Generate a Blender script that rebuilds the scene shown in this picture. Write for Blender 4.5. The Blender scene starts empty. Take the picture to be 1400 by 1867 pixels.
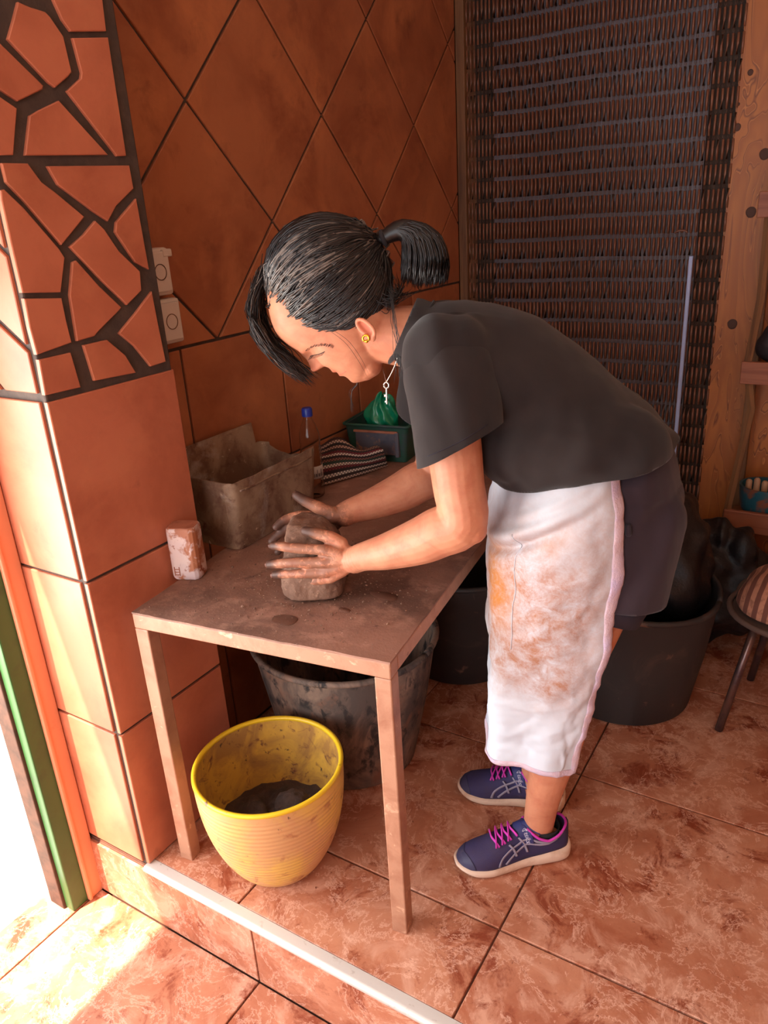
import bpy, bmesh, math, random
import numpy as np
from mathutils import Vector, Matrix, noise

random.seed(7)
rng = np.random.default_rng(7)
scene = bpy.context.scene
COL = scene.collection

# ------------------------------------------------------------------ camera
FPX = 1396.3                                   # focal length in pixels of the 1400 x 1867 frame
CAM_H = 1.5
RW = np.array([[0.851551447, 0.521180906, -0.056838327],      # right
               [0.146457130, -0.340579892, -0.928738740],     # down
               [-0.503398889, 0.782544440, -0.366351960]])    # forward
CPOS = np.array([0.0, 0.0, CAM_H])
cam_data = bpy.data.cameras.new('camera')
cam = bpy.data.objects.new('camera', cam_data)
COL.objects.link(cam)
cam_data.sensor_fit = 'VERTICAL'
cam_data.sensor_height = 36.0
cam_data.lens = 36.0 * FPX / 1867.0
cam_data.clip_start = 0.02
m = Matrix.Identity(4)
for i in range(3):
    m[i][0] = RW[0][i]
    m[i][1] = -RW[1][i]
    m[i][2] = -RW[2][i]
    m[i][3] = CPOS[i]
cam.matrix_world = m
scene.camera = cam

# ------------------------------------------------------------------ world, sun, daylight
scene.view_settings.view_transform = 'Standard'
scene.view_settings.look = 'None'
scene.view_settings.gamma = 1.0
scene.view_settings.use_curve_mapping = False
scene.view_settings.exposure = 0.0

world = bpy.data.worlds.new('sky')
scene.world = world
world.use_nodes = True
wn = world.node_tree.nodes
wn['Background'].inputs[0].default_value = (0.80, 0.90, 1.0, 1)
wn['Background'].inputs[1].default_value = 2.5

sun_data = bpy.data.lights.new('sun', 'SUN')
sun_data.energy = 22.0
sun_data.color = (1.0, 0.90, 0.74)
sun_data.angle = math.radians(0.7)
sun = bpy.data.objects.new('sun', sun_data)
COL.objects.link(sun)
sun.rotation_euler = Vector((0.185, 0.45, -1.0)).to_track_quat('-Z', 'Y').to_euler()


def area_light(name, loc, direction, sx, sy, energy, color):
    d = bpy.data.lights.new(name, 'AREA')
    d.shape = 'RECTANGLE'
    d.size = sx
    d.size_y = sy
    d.energy = energy
    d.color = color
    o = bpy.data.objects.new(name, d)
    COL.objects.link(o)
    o.location = loc
    o.rotation_euler = Vector(direction).to_track_quat('-Z', 'Z').to_euler()
    return o


# daylight entering by the open door on the left; the rear lamp is added fill
area_light('daylight_door', (-1.66, 0.36, 0.85), (1, 0.30, 0.0), 0.80, 1.9, 47, (1.0, 0.985, 0.97))
area_light('fill_rear', (-0.5, -1.9, 1.5), (0.0, 1, -0.05), 1.6, 1.8, 18, (1.0, 0.985, 0.97))


# ------------------------------------------------------------------ geometry helpers
def ray(px, py):
    v = np.array([px - 700.0, py - 933.5, FPX])
    return RW.T @ v


def at_z(px, py, z):
    r = ray(px, py)
    return CPOS + r * ((z - CPOS[2]) / r[2])


def at_x(px, py, x):
    r = ray(px, py)
    return CPOS + r * (x / r[0])


def at_y(px, py, y):
    r = ray(px, py)
    return CPOS + r * (y / r[1])


def lin(c):
    c = c / 255.0
    return c / 12.92 if c <= 0.04045 else ((c + 0.055) / 1.055) ** 2.4


def rgb(r, g, b):
    return (lin(r), lin(g), lin(b), 1.0)


def mesh_from(name, verts, faces, smooth=False):
    me = bpy.data.meshes.new(name)
    me.from_pydata([tuple(map(float, v)) for v in verts], [], [tuple(map(int, f)) for f in faces])
    me.update()
    if smooth:
        me.polygons.foreach_set('use_smooth', [True] * len(me.polygons))
    return me


def link(name, data, material=None, parent=None, loc=None, rotz=None):
    o = bpy.data.objects.new(name, data)
    COL.objects.link(o)
    if parent is not None:
        o.parent = parent
    if loc is not None:
        o.location = loc
    if rotz is not None:
        o.rotation_euler = (0, 0, rotz)
    if material is not None and data is not None:
        if len(data.materials) == 0:
            data.materials.append(material)
    return o


def thing(name, label, cat, loc=(0, 0, 0), rotz=0.0, group=None):
    o = bpy.data.objects.new(name, None)
    o.empty_display_size = 0.05
    COL.objects.link(o)
    o.location = loc
    o.rotation_euler = (0, 0, rotz)
    tag(o, label, cat, group)
    return o


def tag(o, label, cat, group=None):
    o['label'] = label
    o['category'] = cat
    if group:
        o['group'] = group
    return o


def structure(o):
    o['kind'] = 'structure'
    return o


class MB:
    """collects verts/faces of one mesh"""
    def __init__(self):
        self.v = []
        self.f = []

    def add(self, verts, faces):
        n = len(self.v)
        self.v.extend([tuple(map(float, p)) for p in verts])
        self.f.extend([tuple(int(i) + n for i in f) for f in faces])
        return self

    def box(self, lo, hi):
        x0, y0, z0 = lo
        x1, y1, z1 = hi
        v = [(x0, y0, z0), (x1, y0, z0), (x1, y1, z0), (x0, y1, z0), (x0, y0, z1), (x1, y0, z1), (x1, y1, z1), (x0, y1, z1)]
        return self.add(v, [(0, 3, 2, 1), (4, 5, 6, 7), (0, 1, 5, 4), (1, 2, 6, 5), (2, 3, 7, 6), (3, 0, 4, 7)])

    def tube(self, pts, rad, n=10, rad2=None, ref=(0, 0, 1), caps=True, power=2.0):
        """elliptical tube; rad / rad2 per point (rad along 'ref' side, rad2 across)"""
        P = np.array(pts, float)
        k = len(P)
        ra = np.broadcast_to(np.array(rad, float), (k,))
        rb = ra if rad2 is None else np.broadcast_to(np.array(rad2, float), (k,))
        T = np.gradient(P, axis=0)
        T /= np.linalg.norm(T, axis=1)[:, None] + 1e-12
        ref = np.array(ref, float)
        verts = []
        for i in range(k):
            a = ref - T[i] * (ref @ T[i])
            if np.linalg.norm(a) < 1e-3:
                a = np.array((1.0, 0.13, 0.0)) - T[i] * T[i][0]
            a /= np.linalg.norm(a)
            b = np.cross(T[i], a)
            for j in range(n):
                t = 2 * math.pi * j / n
                c, s = math.cos(t), math.sin(t)
                if power != 2.0:
                    c = math.copysign(abs(c) ** (2 / power), c)
                    s = math.copysign(abs(s) ** (2 / power), s)
                verts.append(P[i] + a * ra[i] * c + b * rb[i] * s)
        faces = []
        for i in range(k - 1):
            for j in range(n):
                j2 = (j + 1) % n
                faces.append((i * n + j, i * n + j2, (i + 1) * n + j2, (i + 1) * n + j))
        if caps:
            faces.append(tuple(range(n - 1, -1, -1)))
            faces.append(tuple((k - 1) * n + j for j in range(n)))
        return self.add(verts, faces)

    def capsule(self, pts, rad, n=12, rad2=None, ref=(0, 0, 1)):
        """tube with rounded ends"""
        P = np.array(pts, float)
        k = len(P)
        ra = np.array(np.broadcast_to(np.array(rad, float), (k,)))
        rb = ra.copy() if rad2 is None else np.array(np.broadcast_to(np.array(rad2, float), (k,)))
        d0 = P[0] - P[1]
        d0 /= np.linalg.norm(d0)
        d1 = P[-1] - P[-2]
        d1 /= np.linalg.norm(d1)
        A, RA, RB = [], [], []
        for q in (0.98, 0.85, 0.6, 0.3):
            s = math.sqrt(1 - q * q)
            A.append(P[0] + d0 * min(ra[0], rb[0]) * q); RA.append(ra[0] * s); RB.append(rb[0] * s)
        A += list(P); RA += list(ra); RB += list(rb)
        for q in (0.3, 0.6, 0.85, 0.98):
            s = math.sqrt(1 - q * q)
            A.append(P[-1] + d1 * min(ra[-1], rb[-1]) * q); RA.append(ra[-1] * s); RB.append(rb[-1] * s)
        return self.tube(A, RA, n, RB, ref)

    def ball(self, c, r, nu=14, nv=9):
        c = np.array(c, float)
        r = np.broadcast_to(np.array(r, float), (3,))
        verts = [c + r * (0, 0, 1)]
        for i in range(1, nv):
            a = math.pi * i / nv
            for j in range(nu):
                t = 2 * math.pi * j / nu
                verts.append(c + r * (math.sin(a) * math.cos(t), math.sin(a) * math.sin(t), math.cos(a)))
        verts.append(c - r * (0, 0, 1))
        faces = []
        for j in range(nu):
            faces.append((0, 1 + j, 1 + (j + 1) % nu))
        for i in range(nv - 2):
            for j in range(nu):
                a0 = 1 + i * nu
                faces.append((a0 + j, a0 + nu + j, a0 + nu + (j + 1) % nu, a0 + (j + 1) % nu))
        last = len(verts) - 1
        a0 = 1 + (nv - 2) * nu
        for j in range(nu):
            faces.append((last, a0 + (j + 1) % nu, a0 + j))
        return self.add(verts, faces)

    def lathe(self, prof, n=48, center=(0, 0), close=False, fn=None):
        k = len(prof)
        verts = []
        for (r, z) in prof:
            for j in range(n):
                t = 2 * math.pi * j / n
                rr = r if fn is None else fn(r, z, t)
                zz = z
                if isinstance(rr, tuple):
                    rr, zz = rr
                verts.append((center[0] + rr * math.cos(t), center[1] + rr * math.sin(t), zz))
        faces = []
        for i in range(k - 1 if not close else k):
            i2 = (i + 1) % k
            for j in range(n):
                j2 = (j + 1) % n
                faces.append((i * n + j, i * n + j2, i2 * n + j2, i2 * n + j))
        if not close:
            faces.append(tuple(range(n - 1, -1, -1)))
            faces.append(tuple((k - 1) * n + j for j in range(n)))
        return self.add(verts, faces)

    def grid(self, fn, nu, nv, closed_u=False):
        verts = [fn(i / (nu - (0 if closed_u else 1)), j / (nv - 1)) for i in range(nu) for j in range(nv)]
        faces = []
        for i in range(nu if closed_u else nu - 1):
            i2 = (i + 1) % nu
            for j in range(nv - 1):
                faces.append((i * nv + j, i2 * nv + j, i2 * nv + j + 1, i * nv + j + 1))
        return self.add(verts, faces)

    def mesh(self, name, smooth=False):
        return mesh_from(name, self.v, self.f, smooth)

    def build(self, name, material, parent=None, smooth=False, loc=None, rotz=None, bevel=0.0, solid=0.0, subsurf=0, autosmooth=None):
        me = self.mesh(name, smooth)
        if bevel or solid or subsurf:
            me = bake(me, bevel, solid, subsurf, smooth)
            me.name = name
        if autosmooth is not None:
            sharp(me, autosmooth)
        return link(name, me, material, parent, loc, rotz)


def sharp(me, deg):
    """smooth shading with edges sharper than deg kept hard"""
    bm = bmesh.new()
    bm.from_mesh(me)
    lim = math.radians(deg)
    for f in bm.faces:
        f.smooth = True
    for e in bm.edges:
        if len(e.link_faces) == 2 and e.calc_face_angle(0.0) > lim:
            e.smooth = False
    bm.to_mesh(me)
    bm.free()


def bake(me, bevel=0.0, solid=0.0, subsurf=0, smooth=False, remesh=0.0, smooth_it=0, seg=2, solid_offset=-1.0):
    o = bpy.data.objects.new('bake_tmp', me)
    COL.objects.link(o)
    if remesh:
        md = o.modifiers.new('r', 'REMESH')
        md.mode = 'VOXEL'
        md.voxel_size = remesh
        md.use_smooth_shade = True
    if smooth_it:
        md = o.modifiers.new('s', 'SMOOTH')
        md.factor = 0.5
        md.iterations = smooth_it
    if solid:
        md = o.modifiers.new('so', 'SOLIDIFY')
        md.thickness = solid
        md.offset = solid_offset
    if bevel:
        md = o.modifiers.new('b', 'BEVEL')
        md.width = bevel
        md.segments = seg
        md.limit_method = 'ANGLE'
        md.angle_limit = math.radians(35)
    if subsurf:
        md = o.modifiers.new('ss', 'SUBSURF')
        md.levels = subsurf
        md.render_levels = subsurf
    dg = bpy.context.evaluated_depsgraph_get()
    out = bpy.data.meshes.new_from_object(o.evaluated_get(dg))
    bpy.data.objects.remove(o)
    if smooth:
        out.polygons.foreach_set('use_smooth', [True] * len(out.polygons))
    return out


def verts_np(me):
    a = np.empty(len(me.vertices) * 3)
    me.vertices.foreach_get('co', a)
    return a.reshape(-1, 3)


def set_verts(me, a):
    me.vertices.foreach_set('co', a.ravel())
    me.update()


def normals_np(me):
    a = np.empty(len(me.vertices) * 3)
    me.vertices.foreach_get('normal', a)
    return a.reshape(-1, 3)


def displace(me, fn):
    v = verts_np(me)
    n = normals_np(me)
    d = np.array([fn(p) for p in v])
    set_verts(me, v + n * d[:, None])


def fbm(p, s, o=3):
    return noise.fractal(Vector((p[0] * s, p[1] * s, p[2] * s)), 1.0, 2.0, o)


# ------------------------------------------------------------------ materials
def new_mat(name):
    mt = bpy.data.materials.new(name)
    mt.use_nodes = True
    nt = mt.node_tree
    b = nt.nodes['Principled BSDF']
    return mt, nt, b


def N(nt, t, **kw):
    n = nt.nodes.new(t)
    for k, v in kw.items():
        setattr(n, k, v)
    return n


def coords(nt, kind='Object', scale=(1, 1, 1), rand=True):
    tc = N(nt, 'ShaderNodeTexCoord')
    mp = N(nt, 'ShaderNodeMapping')
    mp.inputs['Scale'].default_value = scale
    nt.links.new(tc.outputs[kind], mp.inputs['Vector'])
    if rand:
        oi = N(nt, 'ShaderNodeObjectInfo')
        mu = N(nt, 'ShaderNodeMath', operation='MULTIPLY')
        mu.inputs[1].default_value = 37.0
        nt.links.new(oi.outputs['Random'], mu.inputs[0])
        cb = N(nt, 'ShaderNodeCombineXYZ')
        for i in range(3):
            nt.links.new(mu.outputs[0], cb.inputs[i])
        nt.links.new(cb.outputs[0], mp.inputs['Location'])
    return mp.outputs[0]


def noise_fac(nt, vec, scale, detail=5, rough=0.6, dist=0.0, lo=0.3, hi=0.7):
    nz = N(nt, 'ShaderNodeTexNoise')
    nz.inputs['Scale'].default_value = scale
    nz.inputs['Detail'].default_value = detail
    nz.inputs['Roughness'].default_value = rough
    nz.inputs['Distortion'].default_value = dist
    nt.links.new(vec, nz.inputs['Vector'])
    mr = N(nt, 'ShaderNodeMapRange')
    mr.inputs['From Min'].default_value = lo
    mr.inputs['From Max'].default_value = hi
    nt.links.new(nz.outputs['Fac'], mr.inputs['Value'])
    return mr.outputs[0], nz.outputs['Fac']


def mixc(nt, fac, a, b):
    mx = N(nt, 'ShaderNodeMix', data_type='RGBA')
    for key, val in ((0, fac), (6, a), (7, b)):
        if isinstance(val, (int, float, tuple)):
            mx.inputs[key].default_value = val
        else:
            nt.links.new(val, mx.inputs[key])
    return mx.outputs[2]


def bump(nt, b, height, strength=0.3, dist=0.004):
    bp = N(nt, 'ShaderNodeBump')
    bp.inputs['Strength'].default_value = strength
    bp.inputs['Distance'].default_value = dist
    nt.links.new(height, bp.inputs['Height'])
    nt.links.new(bp.outputs[0], b.inputs['Normal'])


def layered(name, base, layers=(), rough=0.6, spec=0.5, metal=0.0, bump_scale=0, bump_strength=0.2, bump_dist=0.003,
            kind='Object', rand=True, sheen=0.0, coat=0.0, transmission=0.0, alpha=1.0, rough_var=0.0, stretch=(1, 1, 1)):
    """base colour + layers of (colour, scale, lo, hi[, distortion]) blended by noise"""
    mt, nt, b = new_mat(name)
    vec = coords(nt, kind, stretch, rand)
    col = base
    for ly in layers:
        c, s, lo, hi = ly[:4]
        f, _ = noise_fac(nt, vec, s, 6, 0.62, ly[4] if len(ly) > 4 else 0.4, lo, hi)
        col = mixc(nt, f, col, c)
    if isinstance(col, tuple):
        b.inputs['Base Color'].default_value = col
    else:
        nt.links.new(col, b.inputs['Base Color'])
    b.inputs['Roughness'].default_value = rough
    if rough_var:
        f, _ = noise_fac(nt, vec, 9.0, 5, 0.6, 0.3, 0.3, 0.7)
        mr = N(nt, 'ShaderNodeMapRange')
        mr.inputs['To Min'].default_value = rough - rough_var
        mr.inputs['To Max'].default_value = rough + rough_var
        nt.links.new(f, mr.inputs['Value'])
        nt.links.new(mr.outputs[0], b.inputs['Roughness'])
    b.inputs['Specular IOR Level'].default_value = spec
    b.inputs['Metallic'].default_value = metal
    b.inputs['Sheen Weight'].default_value = sheen
    b.inputs['Coat Weight'].default_value = coat
    b.inputs['Transmission Weight'].default_value = transmission
    b.inputs['Alpha'].default_value = alpha
    if bump_scale:
        _, h = noise_fac(nt, vec, bump_scale, 6, 0.65, 0.0)
        bump(nt, b, h, bump_strength, bump_dist)
    return mt


M = {}
M['grout'] = layered('dark_grout', rgb(70, 57, 50), [(rgb(90, 74, 64), 30, .4, .8)], rough=0.85, bump_scale=120, bump_strength=0.4)
M['wall_tile'] = layered('terracotta_wall_tile', rgb(178, 110, 74), [(rgb(140, 76, 50), 3.2, .40, .72), (rgb(200, 126, 82), 4.5, .48, .76), (rgb(120, 66, 46), 9, .58, .85)],
                         rough=0.42, spec=0.35, bump_scale=14, bump_strength=0.05)
M['pier_tile'] = layered('terracotta_pier_tile', rgb(198, 118, 88), [(rgb(164, 90, 64), 4, .42, .75), (rgb(204, 126, 92), 7, .5, .8), (rgb(150, 84, 62), 11, .64, .85)],
                         rough=0.40, spec=0.35, bump_scale=14, bump_strength=0.05)


def floor_mat():
    mt, nt, b = new_mat('marbled_floor_tile')
    vec = coords(nt, 'Object', (1, 1, 1), True)
    f1, _ = noise_fac(nt, vec, 5.0, 8, 0.66, 0.5, .40, .62)
    f2, _ = noise_fac(nt, vec, 9, 9, 0.70, 0.6, .50, .62)
    f3, _ = noise_fac(nt, vec, 7.5, 9, 0.72, 0.7, .535, .63)
    c = mixc(nt, f1, rgb(192, 128, 98), rgb(168, 98, 70))
    c = mixc(nt, f2, c, rgb(206, 150, 124))
    c = mixc(nt, f3, c, rgb(138, 66, 42))
    # thin pale veins
    nz = N(nt, 'ShaderNodeTexNoise')
    nz.inputs['Scale'].default_value = 8.5
    nz.inputs['Detail'].default_value = 9
    nz.inputs['Roughness'].default_value = 0.72
    nz.inputs['Distortion'].default_value = 0.5
    nt.links.new(vec, nz.inputs['Vector'])
    s = N(nt, 'ShaderNodeMath', operation='SUBTRACT')
    s.inputs[1].default_value = 0.5
    nt.links.new(nz.outputs['Fac'], s.inputs[0])
    a = N(nt, 'ShaderNodeMath', operation='ABSOLUTE')
    nt.links.new(s.outputs[0], a.inputs[0])
    mr = N(nt, 'ShaderNodeMapRange')
    mr.inputs['From Min'].default_value = 0.004
    mr.inputs['From Max'].default_value = 0.016
    mr.inputs['To Min'].default_value = 0.55
    mr.inputs['To Max'].default_value = 0.0
    nt.links.new(a.outputs[0], mr.inputs['Value'])
    c = mixc(nt, mr.outputs[0], c, rgb(232, 184, 160))
    # dusty dark specks
    f4, _ = noise_fac(nt, vec, 60, 4, 0.6, 0.5, .66, .74)
    c = mixc(nt, f4, c, rgb(120, 60, 40))
    nt.links.new(c, b.inputs['Base Color'])
    b.inputs['Roughness'].default_value = 0.38
    b.inputs['Specular IOR Level'].default_value = 0.4
    _, h = noise_fac(nt, vec, 12, 6, 0.6, 1.5)
    bump(nt, b, h, 0.12, 0.004)
    return mt


M['floor_tile'] = floor_mat()
M['floor_grout'] = layered('floor_grout', rgb(116, 70, 52), [(rgb(82, 50, 38), 20, .4, .7)], rough=0.9)
M['nosing'] = layered('worn_white_metal', rgb(214, 206, 198), [(rgb(170, 152, 140), 40, .62, .80)], rough=0.45, metal=0.3)
M['plaster'] = layered('warm_plaster', rgb(196, 150, 118), [(rgb(170, 122, 92), 3, .4, .7)], rough=0.9)
M['ceiling'] = layered('white_ceiling', rgb(220, 205, 190), rough=0.9)
M['salmon'] = layered('salmon_paint', rgb(226, 150, 112), [(rgb(196, 112, 76), 8, .6, .8)], rough=0.5)
M['green_paint'] = layered('green_paint', rgb(52, 92, 44), [(rgb(44, 72, 38), 10, .5, .8)], rough=0.4)
M['rust'] = layered('rusty_brown', rgb(92, 58, 44), [(rgb(60, 38, 30), 22, .4, .7)], rough=0.8)
M['outside'] = layered('pale_concrete', rgb(226, 222, 214), rough=0.9)
M['plastic_white'] = layered('white_switch_plastic', rgb(222, 206, 192), [(rgb(196, 170, 150), 12, .6, .8)], rough=0.4)
M['table_steel'] = layered('dusty_painted_steel', rgb(172, 124, 98), [(rgb(150, 98, 74), 16, .45, .7), (rgb(206, 162, 132), 34, .62, .72), (rgb(128, 84, 64), 50, .68, .75)],
                           rough=0.55, bump_scale=60, bump_strength=0.15)
M['table_top'] = layered('clay_dusted_table_top', rgb(150, 108, 90), [(rgb(108, 76, 62), 4, .45, .65, .3), (rgb(176, 132, 112), 14, .52, .72, .3), (rgb(84, 56, 46), 16, .62, .72, .3), (rgb(196, 158, 138), 120, .66, .72)],
                         rough=0.75, bump_scale=140, bump_strength=0.5, bump_dist=0.002, rough_var=0.15)
M['clay'] = layered('dark_wet_clay', rgb(140, 104, 84), [(rgb(112, 80, 64), 9, .42, .65), (rgb(160, 122, 100), 60, .56, .7)], rough=0.85, bump_scale=170, bump_strength=0.7, bump_dist=0.003)
M['clay_dark'] = layered('dark_clay', rgb(78, 58, 50), [(rgb(54, 40, 36), 14, .42, .65), (rgb(112, 86, 72), 60, .6, .75)], rough=0.9, bump_scale=110, bump_strength=0.8, bump_dist=0.004)
M['wet_clay'] = layered('wet_clay_film', rgb(96, 64, 52), [(rgb(112, 78, 64), 20, .45, .65)], rough=0.3, spec=0.5)
M['yellow_pot'] = layered('clay_stained_yellow_glaze', rgb(222, 178, 92), [(rgb(208, 156, 106), 6, .40, .58, .5), (rgb(164, 100, 64), 17, .57, .68, .5), (rgb(96, 58, 44), 34, .66, .72)], rough=0.4, spec=0.4, stretch=(1, 1, 1))
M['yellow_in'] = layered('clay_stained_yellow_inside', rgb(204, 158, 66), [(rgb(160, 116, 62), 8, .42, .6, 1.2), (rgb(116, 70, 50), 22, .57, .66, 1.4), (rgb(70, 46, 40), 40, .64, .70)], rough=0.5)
M['yellow_rim'] = layered('yellow_rim', rgb(232, 190, 40), [(rgb(120, 84, 50), 40, .62, .68)], rough=0.35)
M['tub_dirty'] = layered('mud_smeared_black_rubber', rgb(78, 66, 60), [(rgb(150, 122, 104), 8, .46, .68, .5), (rgb(128, 88, 68), 12, .54, .68, .5), (rgb(44, 38, 36), 26, .52, .62)], rough=0.75, bump_scale=50, bump_strength=0.3, stretch=(1, 1, 0.5))
M['tub_black'] = layered('black_rubber', rgb(50, 46, 46), [(rgb(78, 66, 60), 7, .55, .75, 1.0), (rgb(122, 92, 76), 14, .63, .72)], rough=0.55, bump_scale=60, bump_strength=0.15)
M['black_bag'] = layered('black_plastic_film', rgb(24, 21, 23), [(rgb(44, 36, 35), 9, .55, .75)], rough=0.42, spec=0.35, bump_scale=22, bump_strength=0.6, bump_dist=0.01)
M['bin'] = layered('clay_caked_grey_plastic', rgb(166, 138, 112), [(rgb(122, 88, 68), 9, .42, .60, .4), (rgb(104, 66, 50), 17, .54, .66, .4), (rgb(188, 178, 168), 5, .56, .70), (rgb(212, 186, 160), 60, .64, .72)],
                   rough=0.6, bump_scale=60, bump_strength=0.25)
M['white_can'] = layered('clay_smeared_white_plastic', rgb(222, 196, 186), [(rgb(206, 184, 188), 4, .4, .6), (rgb(176, 110, 78), 22, .50, .58, 0.4), (rgb(150, 84, 58), 40, .58, .64)], rough=0.5)
M['can_top'] = layered('clay_covered_lid', rgb(184, 118, 92), [(rgb(160, 96, 72), 24, .45, .65)], rough=0.7)
M['cap_blue'] = layered('blue_cap_plastic', rgb(36, 54, 150), rough=0.35)
M['paper_label'] = layered('white_paper_label', rgb(212, 206, 200), rough=0.7)
M['label_print'] = layered('dark_label_print', rgb(40, 40, 52), rough=0.7)
M['green_crate'] = layered('dark_green_plastic', rgb(38, 84, 70), [(rgb(70, 74, 84), 12, .5, .7)], rough=0.5)
M['crate_label'] = layered('smeared_crate_panel', rgb(92, 92, 104), [(rgb(160, 116, 92), 26, .52, .64), (rgb(60, 70, 90), 16, .5, .7)], rough=0.6)
M['green_bag'] = layered('green_plastic_film', rgb(10, 134, 96), [(rgb(30, 160, 118), 14, .5, .7)], rough=0.25, spec=0.6)
M['plywood_knot'] = layered('dark_wood_knot', rgb(78, 48, 36), rough=0.7)
M['shelf_wood'] = layered('reddish_wood', rgb(150, 92, 66), [(rgb(120, 66, 46), 6, .45, .65)], rough=0.55, stretch=(0.4, 6, 6))
M['post_wood'] = layered('old_pine', rgb(126, 88, 56), [(rgb(92, 60, 40), 6, .45, .65)], rough=0.65, stretch=(6, 6, 0.4))
M['cloth_dark'] = layered('black_jersey', rgb(40, 34, 34), [(rgb(47, 40, 39), 6, .45, .7)], rough=0.9, spec=0.2, sheen=0.15, bump_scale=600, bump_strength=0.15, bump_dist=0.001)
M['shorts'] = layered('dark_plum_cloth', rgb(46, 36, 44), [(rgb(54, 42, 50), 5, .4, .7)], rough=0.8, spec=0.25, sheen=0.15, bump_scale=500, bump_strength=0.12, bump_dist=0.001)
M['lining'] = layered('navy_black_lining', rgb(38, 32, 44), rough=0.85)
M['sock'] = layered('black_sock', rgb(36, 32, 36), rough=0.95)
M['navy'] = layered('navy_mesh', rgb(52, 46, 88), [(rgb(60, 48, 78), 9, .45, .7)], rough=0.8, bump_scale=420, bump_strength=0.5, bump_dist=0.001)
M['navy_strap'] = layered('navy_strap', rgb(48, 52, 106), rough=0.6)
M['toe_cap'] = layered('navy_toe_cap', rgb(58, 54, 84), [(rgb(84, 74, 88), 18, .55, .7)], rough=0.6)
M['sole'] = layered('dusty_white_foam', rgb(226, 196, 174), [(rgb(196, 156, 130), 12, .5, .7)], rough=0.7)
M['outsole'] = layered('grey_rubber', rgb(92, 72, 64), rough=0.85)
M['pink'] = layered('magenta_lace', rgb(206, 58, 176), rough=0.7)
M['lettering'] = layered('pale_lettering', rgb(196, 190, 208), rough=0.6)
M['logo'] = layered('grey_logo_tape', rgb(150, 142, 160), rough=0.6)
M['gold'] = layered('gold', rgb(236, 190, 66), rough=0.25, metal=1.0)
M['silver'] = layered('silver', rgb(226, 220, 210), rough=0.25, metal=0.85)
M['hair'] = layered('black_hair', rgb(24, 20, 20), [(rgb(34, 28, 27), 60, .45, .7)], rough=0.36, spec=0.5)
M['hair_grey'] = layered('light_grey_hair', rgb(110, 98, 90), [(rgb(56, 48, 46), 40, .45, .65)], rough=0.35, spec=0.6)
M['lash'] = layered('dark_lashes', rgb(44, 28, 24), rough=0.6)
M['binding'] = layered('lilac_terry_binding', rgb(222, 198, 210), [(rgb(206, 188, 216), 14, .45, .65), (rgb(224, 190, 180), 9, .55, .75)], rough=0.95, bump_scale=240, bump_strength=0.9, bump_dist=0.003)
M['chrome'] = layered('dull_tube_steel', rgb(120, 92, 84), [(rgb(80, 66, 76), 12, .45, .65)], rough=0.3, metal=0.7)
M['curtain_back'] = layered('pale_blue_grey_door', rgb(140, 136, 146), [(rgb(112, 106, 112), 3, .4, .7)], rough=0.5)
M['strip'] = layered('pale_blue_strip', rgb(168, 186, 232), rough=0.4)
M['teal'] = layered('teal_glaze', rgb(34, 88, 104), [(rgb(130, 80, 60), 14, .52, .62)], rough=0.4)
M['handle_wood'] = layered('pale_wood', rgb(180, 142, 112), rough=0.6)
M['clutter'] = layered('dark_crumpled_wrapping', rgb(44, 38, 44), [(rgb(70, 58, 58), 20, .5, .7)], rough=0.7, bump_scale=40, bump_strength=0.6)
M['skin_nail'] = layered('clay_edged_nail', rgb(140, 92, 76), [(rgb(86, 54, 46), 120, .45, .6)], rough=0.45)
M['lip'] = layered('lip', rgb(200, 100, 84), rough=0.5)


def bamboo_mat():
    mt, nt, b = new_mat('dark_varnished_reed')
    vec = coords(nt, 'Object', (30, 30, 3), True)
    f, _ = noise_fac(nt, vec, 3.5, 5, 0.6, 0.6, .56, .74)
    f2, _ = noise_fac(nt, vec, 9, 4, 0.6, 0.3, .68, .74)
    c = mixc(nt, f, rgb(122, 78, 58), rgb(160, 112, 84))
    c = mixc(nt, f2, c, rgb(204, 164, 140))
    nt.links.new(c, b.inputs['Base Color'])
    b.inputs['Roughness'].default_value = 0.32
    b.inputs['Specular IOR Level'].default_value = 0.6
    return mt


M['reed'] = bamboo_mat()


def plywood_mat():
    mt, nt, b = new_mat('orange_plywood')
    vec = coords(nt, 'Object', (2.2, 2.2, 0.55), False)
    wv = N(nt, 'ShaderNodeTexNoise')
    wv.inputs['Scale'].default_value = 2.6
    wv.inputs['Detail'].default_value = 3
    wv.inputs['Distortion'].default_value = 1.2
    nt.links.new(vec, wv.inputs['Vector'])
    ml = N(nt, 'ShaderNodeMath', operation='MULTIPLY')
    ml.inputs[1].default_value = 9.0
    nt.links.new(wv.outputs['Fac'], ml.inputs[0])
    fr = N(nt, 'ShaderNodeMath', operation='FRACT')
    nt.links.new(ml.outputs[0], fr.inputs[0])
    rp = N(nt, 'ShaderNodeValToRGB')
    rp.color_ramp.elements[0].color = rgb(160, 92, 40)
    rp.color_ramp.elements[1].color = rgb(206, 132, 66)
    e = rp.color_ramp.elements.new(0.82)
    e.color = rgb(182, 110, 48)
    e = rp.color_ramp.elements.new(0.93)
    e.color = rgb(120, 64, 30)
    nt.links.new(fr.outputs[0], rp.inputs[0])
    f, _ = noise_fac(nt, vec, 5, 5, 0.6, 0.4, .45, .75)
    c = mixc(nt, f, rp.outputs[0], rgb(160, 92, 42))
    nt.links.new(c, b.inputs['Base Color'])
    b.inputs['Roughness'].default_value = 0.5
    return mt


M['plywood'] = plywood_mat()


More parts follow.
